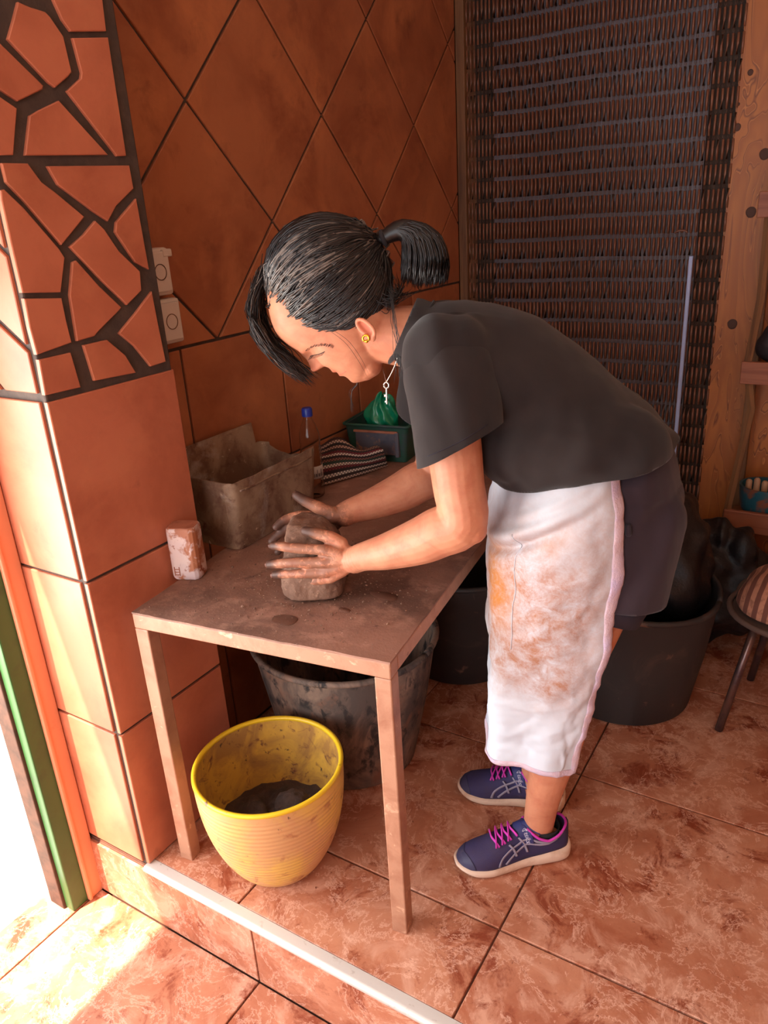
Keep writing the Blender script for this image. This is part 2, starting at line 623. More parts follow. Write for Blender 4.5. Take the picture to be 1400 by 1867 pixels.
def skin_mat():
    mt, nt, b = new_mat('skin')
    vec = coords(nt, 'Object', (1, 1, 1), False)
    f, _ = noise_fac(nt, vec, 26, 5, 0.6, 0.4, .4, .7)
    c = mixc(nt, f, rgb(206, 140, 108), rgb(190, 118, 90))
    at = N(nt, 'ShaderNodeAttribute', attribute_name='dirt')
    nz, _ = noise_fac(nt, vec, 70, 5, 0.65, 0.8, .36, .66)
    md = N(nt, 'ShaderNodeMath', operation='ADD')
    nt.links.new(at.outputs['Fac'], md.inputs[0])
    sb = N(nt, 'ShaderNodeMath', operation='SUBTRACT')
    nt.links.new(nz, sb.inputs[0])
    sb.inputs[1].default_value = 0.6
    nt.links.new(sb.outputs[0], md.inputs[1])
    gt = N(nt, 'ShaderNodeMath', operation='MULTIPLY', use_clamp=True)
    gt.inputs[1].default_value = 2.4
    nt.links.new(md.outputs[0], gt.inputs[0])
    mu = N(nt, 'ShaderNodeMath', operation='MULTIPLY', use_clamp=True)
    nt.links.new(gt.outputs[0], mu.inputs[0])
    nt.links.new(at.outputs['Fac'], mu.inputs[1])
    c = mixc(nt, mu.outputs[0], c, rgb(84, 56, 46))
    al = N(nt, 'ShaderNodeAttribute', attribute_name='flush')
    fl = N(nt, 'ShaderNodeMath', operation='MULTIPLY')
    fl.inputs[1].default_value = 0.75
    nt.links.new(al.outputs['Fac'], fl.inputs[0])
    c = mixc(nt, fl.outputs[0], c, rgb(206, 96, 78))
    nt.links.new(c, b.inputs['Base Color'])
    b.inputs['Roughness'].default_value = 0.5
    b.inputs['Specular IOR Level'].default_value = 0.35
    b.inputs['Subsurface Weight'].default_value = 0.12
    b.inputs['Subsurface Radius'].default_value = (0.012, 0.004, 0.002)
    b.inputs['Subsurface Scale'].default_value = 0.5
    _, h = noise_fac(nt, vec, 320, 3, 0.6, 0.0)
    bump(nt, b, h, 0.12, 0.001)
    return mt


M['skin'] = skin_mat()


def apron_mat():
    """white cloth with clay stains; the stain mask is an attribute with a shape of its own"""
    mt, nt, b = new_mat('stained_white_apron_cloth')
    vec = coords(nt, 'Object', (1, 1, 1), False)
    a1 = N(nt, 'ShaderNodeAttribute', attribute_name='stain')
    a2 = N(nt, 'ShaderNodeAttribute', attribute_name='ochre')
    f, _ = noise_fac(nt, vec, 26, 9, 0.78, 0.3, .30, .62)
    ml = N(nt, 'ShaderNodeMath', operation='MULTIPLY')
    nt.links.new(a1.outputs['Fac'], ml.inputs[0])
    nt.links.new(f, ml.inputs[1])
    c = mixc(nt, ml.outputs[0], rgb(206, 212, 222), rgb(176, 126, 102))
    f2, _ = noise_fac(nt, vec, 60, 7, 0.75, 0.3, .22, .55)
    m2 = N(nt, 'ShaderNodeMath', operation='MULTIPLY')
    nt.links.new(a2.outputs['Fac'], m2.inputs[0])
    nt.links.new(f2, m2.inputs[1])
    c = mixc(nt, m2.outputs[0], c, rgb(196, 122, 50))
    nt.links.new(c, b.inputs['Base Color'])
    b.inputs['Roughness'].default_value = 0.75
    b.inputs['Specular IOR Level'].default_value = 0.25
    _, h = noise_fac(nt, vec, 45, 5, 0.6, 0.5)
    bump(nt, b, h, 0.25, 0.003)
    return mt


M['apron'] = apron_mat()


def mat_stripes():
    """crochet stripes: UV x picks the row colour, fine checks are the stitches"""
    mt, nt, b = new_mat('crochet_stripes')
    tc = N(nt, 'ShaderNodeTexCoord')
    sx = N(nt, 'ShaderNodeSeparateXYZ')
    nt.links.new(tc.outputs['UV'], sx.inputs[0])
    rp = N(nt, 'ShaderNodeValToRGB')
    rp.color_ramp.interpolation = 'CONSTANT'
    cols = [rgb(206, 178, 158), rgb(60, 44, 40), rgb(214, 204, 190), rgb(44, 34, 34), rgb(122, 48, 52), rgb(206, 190, 176), rgb(46, 74, 64), rgb(140, 92, 80), rgb(44, 34, 36), rgb(220, 200, 186),
            rgb(120, 40, 48), rgb(60, 46, 44), rgb(190, 150, 130), rgb(48, 38, 38), rgb(206, 176, 156), rgb(80, 50, 44)]
    els = rp.color_ramp.elements
    while len(els) < len(cols):
        els.new(0.5)
    for i, cc in enumerate(cols):
        els[i].position = i / len(cols)
        els[i].color = cc
    nt.links.new(sx.outputs[0], rp.inputs[0])
    ck = N(nt, 'ShaderNodeTexChecker')
    ck.inputs['Scale'].default_value = 1.0
    mp = N(nt, 'ShaderNodeMapping')
    mp.inputs['Scale'].default_value = (32, 42, 1)
    nt.links.new(tc.outputs['UV'], mp.inputs['Vector'])
    nt.links.new(mp.outputs[0], ck.inputs['Vector'])
    ml = N(nt, 'ShaderNodeMath', operation='MULTIPLY')
    ml.inputs[1].default_value = 0.75
    nt.links.new(ck.outputs['Fac'], ml.inputs[0])
    c = mixc(nt, ml.outputs[0], rp.outputs[0], rgb(40, 30, 30))
    nt.links.new(c, b.inputs['Base Color'])
    b.inputs['Roughness'].default_value = 0.95
    bump(nt, b, ck.outputs['Fac'], 0.5, 0.003)
    return mt


M['stripes'] = mat_stripes()


def cushion_mat():
    mt, nt, b = new_mat('brown_striped_cushion')
    vec = coords(nt, 'Object', (1, 0.25, 1), False)
    wv = N(nt, 'ShaderNodeTexWave')
    wv.inputs['Scale'].default_value = 11.0
    wv.inputs['Distortion'].default_value = 0.6
    nt.links.new(vec, wv.inputs['Vector'])
    rp = N(nt, 'ShaderNodeValToRGB')
    rp.color_ramp.interpolation = 'EASE'
    rp.color_ramp.elements[0].position = 0.42
    rp.color_ramp.elements[0].color = rgb(118, 74, 62)
    rp.color_ramp.elements[1].position = 0.56
    rp.color_ramp.elements[1].color = rgb(190, 134, 108)
    nt.links.new(wv.outputs['Fac'], rp.inputs[0])
    f, _ = noise_fac(nt, vec, 60, 5, 0.6, 0.3, .5, .8)
    c = mixc(nt, f, rp.outputs[0], rgb(110, 66, 52))
    nt.links.new(c, b.inputs['Base Color'])
    b.inputs['Roughness'].default_value = 0.9
    return mt


M['cushion'] = cushion_mat()


def plastic_clear():
    mt, nt, b = new_mat('clear_bottle_plastic')
    b.inputs['Base Color'].default_value = (0.95, 0.93, 0.9, 1)
    b.inputs['Roughness'].default_value = 0.08
    b.inputs['Transmission Weight'].default_value = 1.0
    b.inputs['IOR'].default_value = 1.3
    b.inputs['Specular IOR Level'].default_value = 0.9
    return mt


M['clear'] = plastic_clear()

# ------------------------------------------------------------------ the room
X_WALL, X_PIER, Y_STEP, Y_PIER, Y_BACK, Z_LOW = -1.495, -1.343, 0.896, 1.236, 3.05, -0.190
TILE_Z = 0.397
TH = 0.007                                       # how far a tile stands proud of its grout bed


def clip_poly(poly, a, b, c):
    """keep a*x+b*y<=c of a 2-D polygon"""
    out = []
    for i in range(len(poly)):
        p, q = poly[i], poly[(i + 1) % len(poly)]
        dp, dq = a * p[0] + b * p[1] - c, a * q[0] + b * q[1] - c
        if dp <= 0:
            out.append(p)
        if dp * dq < 0:
            t = dp / (dp - dq)
            out.append((p[0] + (q[0] - p[0]) * t, p[1] + (q[1] - p[1]) * t))
    return out


def area2(p):
    return 0.5 * sum(p[i][0] * p[(i + 1) % len(p)][1] - p[(i + 1) % len(p)][0] * p[i][1] for i in range(len(p)))


def inset(poly, d):
    """move every edge inwards by d (polygon counter-clockwise)"""
    n = len(poly)
    out = []
    for i in range(n):
        p0, p1, p2 = np.array(poly[i - 1]), np.array(poly[i]), np.array(poly[(i + 1) % n])
        e1 = (p1 - p0) / (np.linalg.norm(p1 - p0) + 1e-9)
        e2 = (p2 - p1) / (np.linalg.norm(p2 - p1) + 1e-9)
        n1, n2 = np.array((-e1[1], e1[0])), np.array((-e2[1], e2[0]))
        k = n1 + n2
        den = 1 + n1 @ n2
        out.append(tuple(p1 + k * d / max(den, 0.35)))
    return out


def slab(name, poly, frame, material, parent, th=TH, bev=0.0018, back=0.004):
    """a tile: 2-D polygon on a plane; frame = (origin, axis a, axis b, outward normal)"""
    if area2(poly) < 0:
        poly = poly[::-1]
    o, a, b, nrm = [np.array(q, float) for q in frame]
    cx = sum(p[0] for p in poly) / len(poly)
    cy = sum(p[1] for p in poly) / len(poly)
    ctr = o + a * cx + b * cy
    top = inset(poly, bev)
    if area2(top) <= 0:
        return None
    n = len(poly)
    V = [a * (p[0] - cx) + b * (p[1] - cy) - nrm * back for p in poly]
    V += [a * (p[0] - cx) + b * (p[1] - cy) + nrm * (th - bev * 0.8) for p in poly]
    V += [a * (p[0] - cx) + b * (p[1] - cy) + nrm * th for p in top]
    flip = np.dot(np.cross(a, b), nrm) < 0
    F = []
    for k in range(2):
        for i in range(n):
            j = (i + 1) % n
            F.append((k * n + i, k * n + j, (k + 1) * n + j, (k + 1) * n + i))
    F.append(tuple(range(2 * n, 3 * n)))
    F.append(tuple(range(n - 1, -1, -1)))
    if flip:
        F = [f[::-1] for f in F]
    ob = link(name, mesh_from(name, V, F), material, parent, loc=tuple(ctr))
    return ob


# --- floors
T = 0.5645
GX = [-0.5025 + T * k for k in range(-2, 5)]
GY = [Y_STEP, 1.150, 1.150 + T, 1.150 + 2 * T, 1.150 + 3 * T, 3.05]
fl = MB().box((X_WALL - 0.1, Y_STEP + 0.004, -0.185), (1.62, Y_BACK + 0.25, -0.006)).build('floor', M['floor_grout'])
structure(fl)
FR_FLOOR = ((0, 0, -0.006), (1, 0, 0), (0, 1, 0), (0, 0, 1))
g = 0.0025
xs = [X_WALL] + [x for x in GX if x > X_WALL + 0.02] + [1.62]
for i in range(len(xs) - 1):
    for j in range(len(GY) - 1):
        x0, x1, y0, y1 = xs[i] + g, xs[i + 1] - g, GY[j] + g + (0.022 if j == 0 else 0), GY[j + 1] - g
        if y1 - y0 < 0.02:
            continue
        slab('floor_tile', [(x0, y0), (x1, y0), (x1, y1), (x0, y1)], FR_FLOOR, M['floor_tile'], fl, th=0.006, bev=0.0015)
lo = MB().box((-1.70, -2.2, Z_LOW - 0.12), (1.62, Y_STEP - 0.004, Z_LOW - 0.006)).build('floor_lower', M['floor_grout'])
structure(lo)
FR_LOW = ((0, 0, Z_LOW - 0.006), (1, 0, 0), (0, 1, 0), (0, 0, 1))
GXL = [-1.0065 + T * k for k in range(-1, 6)]
xl = [-1.70] + [x for x in GXL if -1.68 < x < 1.6] + [1.62]
GYL = [Y_STEP - 0.004 - T * k for k in range(5, -1, -1)]
for i in range(len(xl) - 1):
    for j in range(len(GYL) - 1):
        slab('floor_tile', [(xl[i] + g, GYL[j] + g), (xl[i + 1] - g, GYL[j] + g), (xl[i + 1] - g, GYL[j + 1] - g), (xl[i] + g, GYL[j + 1] - g)], FR_LOW, M['floor_tile'], lo, th=0.006, bev=0.0015)
# --- step riser and nosing
rs = MB().box((-1.58, Y_STEP + 0.001, Z_LOW - 0.05), (1.62, Y_STEP + 0.06, -0.012)).build('wall_step_riser', M['floor_grout'])
structure(rs)
FR_RISER = ((0, Y_STEP + 0.001, 0), (1, 0, 0), (0, 0, 1), (0, -1, 0))
xr = [-1.578] + [x for x in GXL if -1.5 < x < 1.6] + [1.62]
for i in range(len(xr) - 1):
    slab('riser_tile', [(xr[i] + g, Z_LOW + g), (xr[i + 1] - g, Z_LOW + g), (xr[i + 1] - g, -0.016), (xr[i] + g, -0.016)], FR_RISER, M['floor_tile'], rs, th=0.006, bev=0.0015)
ns = MB()
prof = [(-0.008, -0.016), (-0.012, -0.010), (-0.011, -0.003), (-0.006, 0.0015), (0.000, 0.0022), (0.022, 0.0015), (0.022, -0.016)]
ns.add([(x, Y_STEP + p[0], p[1]) for x in (X_PIER - 0.01, 1.62) for p in prof], [(i, (i + 1) % 7, 7 + (i + 1) % 7, 7 + i) for i in range(7)] + [tuple(range(6, -1, -1)), tuple(range(7, 14))])
structure(ns.build('trim_1', M['nosing'], autosmooth=50))

# --- pier (tiled pillar) between the step and the recessed wall
pier = MB().box((-1.585, Y_STEP + 0.007, -0.02), (X_PIER - 0.007, Y_PIER, 2.55)).build('wall_pier', M['grout'], bevel=0.004)
structure(pier)
FR_IN = ((X_PIER - TH, 0, 0), (0, 1, 0), (0, 0, 1), (1, 0, 0))
FR_FT = ((0, Y_STEP + TH, 0), (1, 0, 0), (0, 0, 1), (0, -1, 0))
for k in range(3):
    z0, z1 = k * TILE_Z + 0.004, (k + 1) * TILE_Z - 0.004
    slab('pier_tile', [(Y_STEP + 0.004, z0), (Y_PIER - 0.001, z0), (Y_PIER - 0.001, z1), (Y_STEP + 0.004, z1)], FR_IN, M['pier_tile'], pier)
    slab('pier_tile', [(-1.582, z0), (X_PIER - 0.022, z0), (X_PIER - 0.022, z1), (-1.582, z1)], FR_FT, M['pier_tile'], pier)
# irregular shards, corner points read off the photograph and laid on the pier's own face
S1 = 1 / 3.011
shards = [
    [(100, 10), (170, 40), (250, 65), (275, 90), (350, 200), (395, 395), (375, 420), (305, 480), (270, 455), (45, 215), (75, 110)],
    [(270, -160), (520, -160), (565, 0), (585, 170), (390, 172), (345, 110), (295, 0)],
    [(400, 208), (595, 205), (695, 855), (645, 858), (370, 500), (445, 430), (450, 400)],
    [(140, 853), (165, 635), (215, 605), (325, 552), (595, 850)],
    [(-60, 175), (0, 235), (240, 470), (235, 490), (100, 555), (0, 490), (-70, 440)],
    [(-90, 480), (0, 530), (95, 595), (75, 850), (-30, 853)],
    [(10, 895), (155, 897), (230, 1000), (310, 1060), (465, 1190), (340, 1345), (140, 1110), (35, 1000)],
    [(262, 912), (712, 908), (735, 1035), (640, 1130), (595, 1215), (520, 1165), (320, 1015)],
    [(750, 1090), (820, 1480), (745, 1440), (635, 1275), (640, 1220)],
    [(525, 1212), (575, 1260), (655, 1380), (770, 1490), (778, 1595), (700, 1675), (560, 1540), (385, 1355), (460, 1290)],
    [(5, 1045), (25, 1040), (130, 1140), (325, 1365), (357, 1415), (335, 1605), (125, 1608), (60, 1330), (10, 1100)],
    [(400, 1440), (420, 1430), (545, 1570), (668, 1688), (640, 1720), (545, 1815), (520, 1845), (425, 1873), (385, 1620)],
    [(135, 1640), (340, 1637), (365, 1760), (395, 1880), (205, 1948), (165, 1800)],
    [(835, 1600), (870, 1780), (912, 1985), (830, 2012), (740, 1900), (655, 1830), (745, 1720)],
    [(460, 1896), (590, 1866), (690, 1951), (748, 2046), (520, 2091)],
    [(215, 1976), (390, 1936), (445, 2126), (250, 2171)],
]
for sh in shards:
    pl = [at_x(x * S1, y * S1, X_PIER) for x, y in sh]
    slab('tile_shard', [(p[1], p[2]) for p in pl], FR_IN, M['pier_tile'], pier)
for pl in ([(Y_STEP + .03, 1.93), (1.02, 1.97), (1.05, 2.2), (Y_STEP + .01, 2.2)], [(1.05, 1.99), (1.22, 2.0), (1.22, 2.3), (1.08, 2.25)],
           [(Y_STEP + .01, 2.23), (1.05, 2.23), (1.1, 2.3), (1.2, 2.33), (1.22, 2.54), (Y_STEP + .01, 2.54)]):
    slab('tile_shard', pl, FR_IN, M['pier_tile'], pier)
FX0, FX1 = -1.582, X_PIER - 0.022
for pl in ([(FX0, 1.205), (FX0 + .10, 1.205), (FX0, 1.30)], [(FX0 + .115, 1.205), (FX1, 1.205), (FX1, 1.285), (FX0 + .02, 1.42), (FX0, 1.43), (FX0, 1.315)],
           [(FX1, 1.30), (FX1, 1.46), (FX0 + .03, 1.60), (FX0, 1.60), (FX0, 1.445), (FX0 + .025, 1.435)], [(FX1, 1.475), (FX1, 1.61), (FX0 + .05, 1.61)],
           [(FX0, 1.63), (FX1, 1.63), (FX1, 1.80), (FX0, 1.72)], [(FX0, 1.735), (FX1, 1.815), (FX1, 2.2), (FX0, 2.1)], [(FX0, 2.115), (FX1, 2.215), (FX1, 2.54), (FX0, 2.54)]):
    slab('tile_shard', pl, FR_FT, M['pier_tile'], pier)

# --- recessed left wall: diamond tiles above, square tiles below
wl = MB().box((X_WALL - 0.12, Y_PIER - 0.05, -0.02), (X_WALL - TH, Y_BACK + 0.2, 2.55)).build('wall_left', M['grout'])
structure(wl)
FR_LW = ((X_WALL - TH, 0, 0), (0, 1, 0), (0, 0, 1), (1, 0, 0))
HY, HZ, Y0D, Z0D = 0.2833, 0.288, 1.5485, 1.200
gd = 0.0042
for r in range(0, 6):
    for c in range(-2, 8):
        cy = Y0D + HY * (2 * c + (r % 2) + (0 if True else 0))
        cz = Z0D + HZ * r
        # diamond centres sit on a grid where vertices meet at (Y0D + k*2*HY, Z0D)
        cyc, czc = cy + HY, cz
        poly = [(cyc - HY, czc), (cyc, czc - HZ), (cyc + HY, czc), (cyc, czc + HZ)]
        poly = inset(poly, gd)
        poly = clip_poly(poly, 0, -1, -(Z0D + 0.004))
        poly = clip_poly(poly, -1, 0, -(Y_PIER + 0.002)) if poly else poly
        poly = clip_poly(poly, 1, 0, Y_BACK - 0.03) if poly else poly
        poly = clip_poly(poly, 0, 1, 2.54) if poly else poly
        if len(poly) >= 3 and abs(area2(poly)) > 0.0006:
            slab('wall_tile', poly, FR_LW, M['wall_tile'], wl)
ys = [Y_PIER + 0.002, 1.408, 1.808, 2.212, 2.616, Y_BACK - 0.03]
for i in range(len(ys) - 1):
    for k in range(3):
        z0, z1 = k * 0.4 + 0.004, (k + 1) * 0.4 - 0.004
        slab('wall_tile', [(ys[i] + 0.004, z0), (ys[i + 1] - 0.004, z0), (ys[i + 1] - 0.004, z1), (ys[i] + 0.004, z1)], FR_LW, M['wall_tile'], wl)

# --- back wall with the curtained doorway, plywood panel to its right
XC0, XC1 = -1.462, -0.478                        # curtain, left and right edge
wb = MB()
wb.box((X_WALL - 0.1, Y_BACK, -0.02), (XC0 + 0.005, Y_BACK + 0.15, 2.55))
wb.box((XC1 - 0.005, Y_BACK + 0.03, -0.02), (1.62, Y_BACK + 0.15, 2.55))
wb.box((XC0, Y_BACK, 2.32), (XC1, Y_BACK + 0.15, 2.55))
structure(wb.build('wall_back', M['plaster']))
jb = MB().box((X_WALL, Y_BACK - 0.028, 0.0), (XC0 + 0.004, Y_BACK + 0.02, 2.35)).build('trim_2', M['post_wood'], bevel=0.003)
structure(jb)
dr = thing('door_2', 'pale blue-grey door leaf behind the reed curtain', 'door', (0, 0, 0))
del dr['category']
del dr['label']
structure(dr)
MB().box((XC0 + .098, Y_BACK + 0.035, 0.0), (XC1 - .095, Y_BACK + 0.06, 2.33)).build('door_leaf', M['curtain_back'], dr)
MB().box((XC0, Y_BACK + 0.07, 0.0), (XC1, Y_BACK + 0.09, 2.33)).build('dark_void_sheet', M['grout'], dr)  # added dark sheet, its colour stands in for the unlit void behind the reeds
ply = MB().box((XC1 - 0.002, Y_BACK - 0.004, 0.0), (0.55, Y_BACK + 0.028, 2.54)).build('wall_plywood', M['plywood'])
structure(ply)
for px, py, rr in ((1368, 132, .007), (1344, 232, .009), (1394, 281, .013), (1369, 387, .013), (1335, 591, .013), (1346, 190, .004)):
    p = at_y(px, py, Y_BACK - 0.004)
    kb = MB()
    kb.add([(rr * math.cos(a) * (1 + .12 * math.sin(3 * a)), -0.0012, rr * 1.1 * math.sin(a)) for a in [i * math.pi / 8 for i in range(16)]] + [(1.55 * rr * math.cos(a), 0.001, 1.7 * rr * math.sin(a)) for a in [i * math.pi / 8 for i in range(16)]],
           [tuple(range(15, -1, -1))[::-1]] + [(i, 16 + i, 16 + (i + 1) % 16, (i + 1) % 16) for i in range(16)])
    kb.build('wood_knot', M['plywood_knot'], ply, loc=tuple(p))
# --- off-frame shell: right wall, rear wall with an opening added for fill light, ceiling
structure(MB().box((1.60, -2.3, Z_LOW - .1), (1.72, Y_BACK + 0.2, 2.6)).build('wall_right', M['plaster']))
wr = MB()
wr.box((-1.72, -2.35, Z_LOW - .1), (-1.35, -2.2, 2.6))
wr.box((0.75, -2.35, Z_LOW - .1), (1.72, -2.2, 2.6))
wr.box((-1.35, -2.35, 2.4), (0.75, -2.2, 2.6))
structure(wr.build('wall_rear', M['plaster']))
structure(MB().box((-1.75, -2.35, 2.54), (1.72, Y_BACK + 0.2, 2.62)).build('ceiling', M['ceiling']))
# --- lower left wall with the open outside door
DY0, DY1, DZ1 = -0.80, 0.80, 1.90
wf = MB()
wf.box((-1.72, DY1 + 0.05, Z_LOW - .1), (-1.60, Y_STEP + 0.02, 2.6))
wf.box((-1.72, -2.3, Z_LOW - .1), (-1.60, DY0, 2.6))
wf.box((-1.72, DY0, DZ1), (-1.60, DY1 + 0.05, 2.6))
structure(wf.build('wall_left_lower', M['plaster']))
dj = thing('door_1', 'x', 'x')
del dj['label']
del dj['category']
structure(dj)
MB().box((-1.602, 0.853, Z_LOW), (-1.566, Y_STEP - 0.001, 2.5)).build('jamb_board', M['salmon'], dj, bevel=0.003)
MB().box((-1.575, 0.848, Z_LOW), (-1.561, 0.858, 2.5)).build('jamb_bead', M['salmon'], dj, bevel=0.003)
MB().box((-1.606, 0.803, Z_LOW), (-1.572, 0.850, 2.5)).build('green_frame', M['green_paint'], dj, bevel=0.004)
MB().box((-1.66, 0.795, Z_LOW), (-1.604, 0.85, 2.5)).build('rusty_edge', M['rust'], dj, bevel=0.003)
structure(MB().box((-6.0, -5.0, Z_LOW - 0.25), (-1.62, 4.0, Z_LOW - 0.02)).build('ground_outside', M['outside']))

# ------------------------------------------------------------------ switches on the left wall
for k, (z0, z1, lab) in enumerate(((1.338, 1.447, 'white plastic wall socket box, upper of the two beside the tiled pier'), (1.222, 1.329, 'white plastic wall switch box, lower of the two beside the tiled pier'))):
    t = thing('wall_switch', lab, 'switch', (X_WALL, 1.338 + 0.012 * k, (z0 + z1) / 2), group='white switch boxes on the left wall')
    h = (z1 - z0) / 2
    MB().box((0.0, -0.045, -h), (0.036, 0.045, h)).build('housing', M['plastic_white'], t, bevel=0.007)
    MB().box((0.034, -0.037, -h + .008), (0.042, 0.037, h - .008)).build('cover_plate', M['plastic_white'], t, bevel=0.003)
    rg = MB()
    a = [i * math.pi / 14 for i in range(28)]
    rg.tube([(0.0425, 0.018 * math.cos(q) + .005, 0.018 * math.sin(q)) for q in a] + [(0.0425, 0.023, 0)], 0.0011, 6, ref=(1, 0, 0))
    rg.build('ring_mark', M['post_wood'], t)
    if k == 0:
        MB().box((0.0, 0.02, h - 0.022), (0.043, 0.05, h - 0.004)).build('hinge_lug', M['plastic_white'], t, bevel=0.003)

# ------------------------------------------------------------------ reed curtain
cu = thing('reed_curtain', 'dark brown door curtain of short varnished reeds strung in rows', 'curtain', (0, 0, 0))
ROWH, ROW0, ROWN = 0.0773, 1.199, 32
zrow = [ROW0 + ROWH * k for k in range(-15, 14)]


def strand_mesh(name, seed, rad=0.0046):
    rr = random.Random(seed)
    b = MB()
    for z in zrow:
        jx = rr.uniform(-.0003, .0003)
        tz = rr.uniform(-.002, .002)
        z0, z1 = z + 0.010 + tz * .5, z + ROWH - 0.0045 + tz * .5
        r0 = rad * rr.uniform(.94, 1.06)
        b.tube([(jx, 0, z0), (jx, 0, (z0 + z1) / 2), (jx * .5, 0, z1)], [r0 * .92, r0, r0 * .92], 6)
        # wire loop between two reeds
        b.tube([(-.0022, 0, z + .0085), (-.0028, 0, z + .002), (0, 0, z - .003), (.0028, 0, z + .002), (.0022, 0, z + .0085)], 0.0006, 4, ref=(0, 1, 0))
    return b.mesh(name, True)


sm = [strand_mesh('strand', s) for s in range(5)]
for me_ in sm:
    me_.materials.append(M['reed'])
nst = int((XC1 - XC0) / 0.0158)
for i in range(nst + 1):
    o = link('strand', sm[i % 5], None, cu, loc=(XC0 + 0.004 + i * 0.0158, Y_BACK - 0.004 + 0.0008 * math.sin(i * 1.7), -0.002 * math.sin(i * 0.13)))
for i in range(int(0.80 / 0.0158)):
    o = link('strand', sm[(i + 2) % 5], None, cu, loc=(XC0 + 0.105 + i * 0.0158 + 0.0079, Y_BACK + 0.010, -0.002 * math.sin(i * 0.2)))
MB().box((XC0, Y_BACK - 0.012, 2.283), (XC1, Y_BACK + 0.02, 2.32)).build('top_rail', M['post_wood'], cu)
po_ = MB().box((-0.584, Y_BACK - 0.030, 0.0), (-0.570, Y_BACK - 0.016, 1.285)).build('pale_pole', M['strip'], None, bevel=0.003)
tag(po_, 'thin pale blue pole standing upright against the reed curtain', 'pole')
# looped cord that ties a few strands back
MB().tube([(-0.62 + 0.022 * math.cos(a), Y_BACK - 0.012, 1.36 + 0.012 * math.sin(a)) for a in np.linspace(0.2, math.pi - .2, 10)], 0.003, 6).build('tie_loop', M['reed'], cu, smooth=True)

# ------------------------------------------------------------------ work table
TB_ANG = math.radians(7.6)
TB = np.array([-0.675, 1.038, 0.0])               # front right corner on the floor
tb = thing('work_table', 'steel-framed work table with clay-dusted top', 'table', tuple(TB), TB_ANG)
TW, TL, TZ = 0.622, 1.46, 0.704
LW = 0.036


def tbl(x, y, z=0):
    c, s = math.cos(TB_ANG), math.sin(TB_ANG)
    return np.array([TB[0] + c * x - s * y, TB[1] + s * x + c * y, z])


for (x0, y0) in ((-LW, 0), (-TW, 0), (-LW, TL - LW), (-TW, TL - LW)):
    MB().box((x0, y0, 0.0), (x0 + LW, y0 + LW, TZ - LW)).build('leg', M['table_steel'], tb, bevel=0.003)
for lo_, hi_ in (((-TW, 0, TZ - LW), (0, LW, TZ)), ((-TW, TL - LW, TZ - LW), (0, TL, TZ)), ((-TW, LW, TZ - LW), (-TW + LW, TL - LW, TZ)), ((-LW, LW, TZ - LW), (0, TL - LW, TZ))):
    MB().box(lo_, hi_).build('rail', M['table_steel'], tb, bevel=0.003)


def top_fn(u, v):
    x, y = -TW + TW * u, TL * v
    e = min(u, 1 - u, v, 1 - v)
    w = 0.0022 * fbm((x, y, 3.1), 9) * (1.0 if e < .02 else .35)
    return (x + (0.0015 * fbm((y, 5, 1), 22) if u in (0.0, 1.0) else 0), y + (0.0015 * fbm((x, 2, 1), 22) if v in (0.0, 1.0) else 0), TZ + 0.0035 + w)


MB().grid(top_fn, 40, 70).build('table_top', M['table_top'], tb, smooth=False, solid=0.004)
TOPZ = TZ + 0.005

# clay crumbs and wet smears lying on the table
cr = MB()
for i in range(900):
    a = rng.normal(0, 1, 2)
    x, y = -0.30 + a[0] * 0.16, 0.22 + a[1] * 0.14
    if not (-TW + .02 < x < -.01 and .01 < y < TL - .05):
        continue
    p = tbl(x, y, TOPZ)
    s = abs(rng.normal(0, 0.0011)) + 0.0005
    cr.ball((p[0], p[1], p[2] + s * .3), (s, s * rng.uniform(.7, 1.3), s * .7), 5, 3)
co = cr.build('clay_crumbs', M['clay'])
tag(co, 'scattered crumbs of dry clay on the table top', 'clay crumbs')
co['kind'] = 'stuff'
for k, (px, py, rx, ry, lab) in enumerate(((520, 1130, .030, .020, 'dark wet clay smear near the table front edge'), (628, 1112, .016, .009, 'small wet clay smear right of the clay block'), (700, 1085, .035, .018, 'wet clay smear under the near forearm'))):
    p = at_z(px, py, TOPZ)
    b = MB()
    n = 26
    rr = [1 + .25 * noise.noise(Vector((math.cos(q) * 1.3 + k * 7, math.sin(q) * 1.3, 0.3))) for q in [2 * math.pi * i / n for i in range(n)]]
    b.add([(rx * rr[i] * math.cos(2 * math.pi * i / n), ry * rr[i] * math.sin(2 * math.pi * i / n), -0.001) for i in range(n)] +
          [(.85 * rx * rr[i] * math.cos(2 * math.pi * i / n), .85 * ry * rr[i] * math.sin(2 * math.pi * i / n), 0.0005) for i in range(n)],
          [tuple(range(n, 2 * n))] + [(i, (i + 1) % n, n + (i + 1) % n, n + i) for i in range(n)])
    o = b.build('clay_smear', M['wet_clay'], smooth=True, loc=tuple(p))
    tag(o, lab, 'clay smear')

# ------------------------------------------------------------------ things on the table
# cut-open plastic container
bb = np.array([-1.2905, 1.312])
bt = thing('plastic_container', 'clay-caked grey plastic container with a broken rim against the wall', 'container', (bb[0], bb[1], TOPZ))


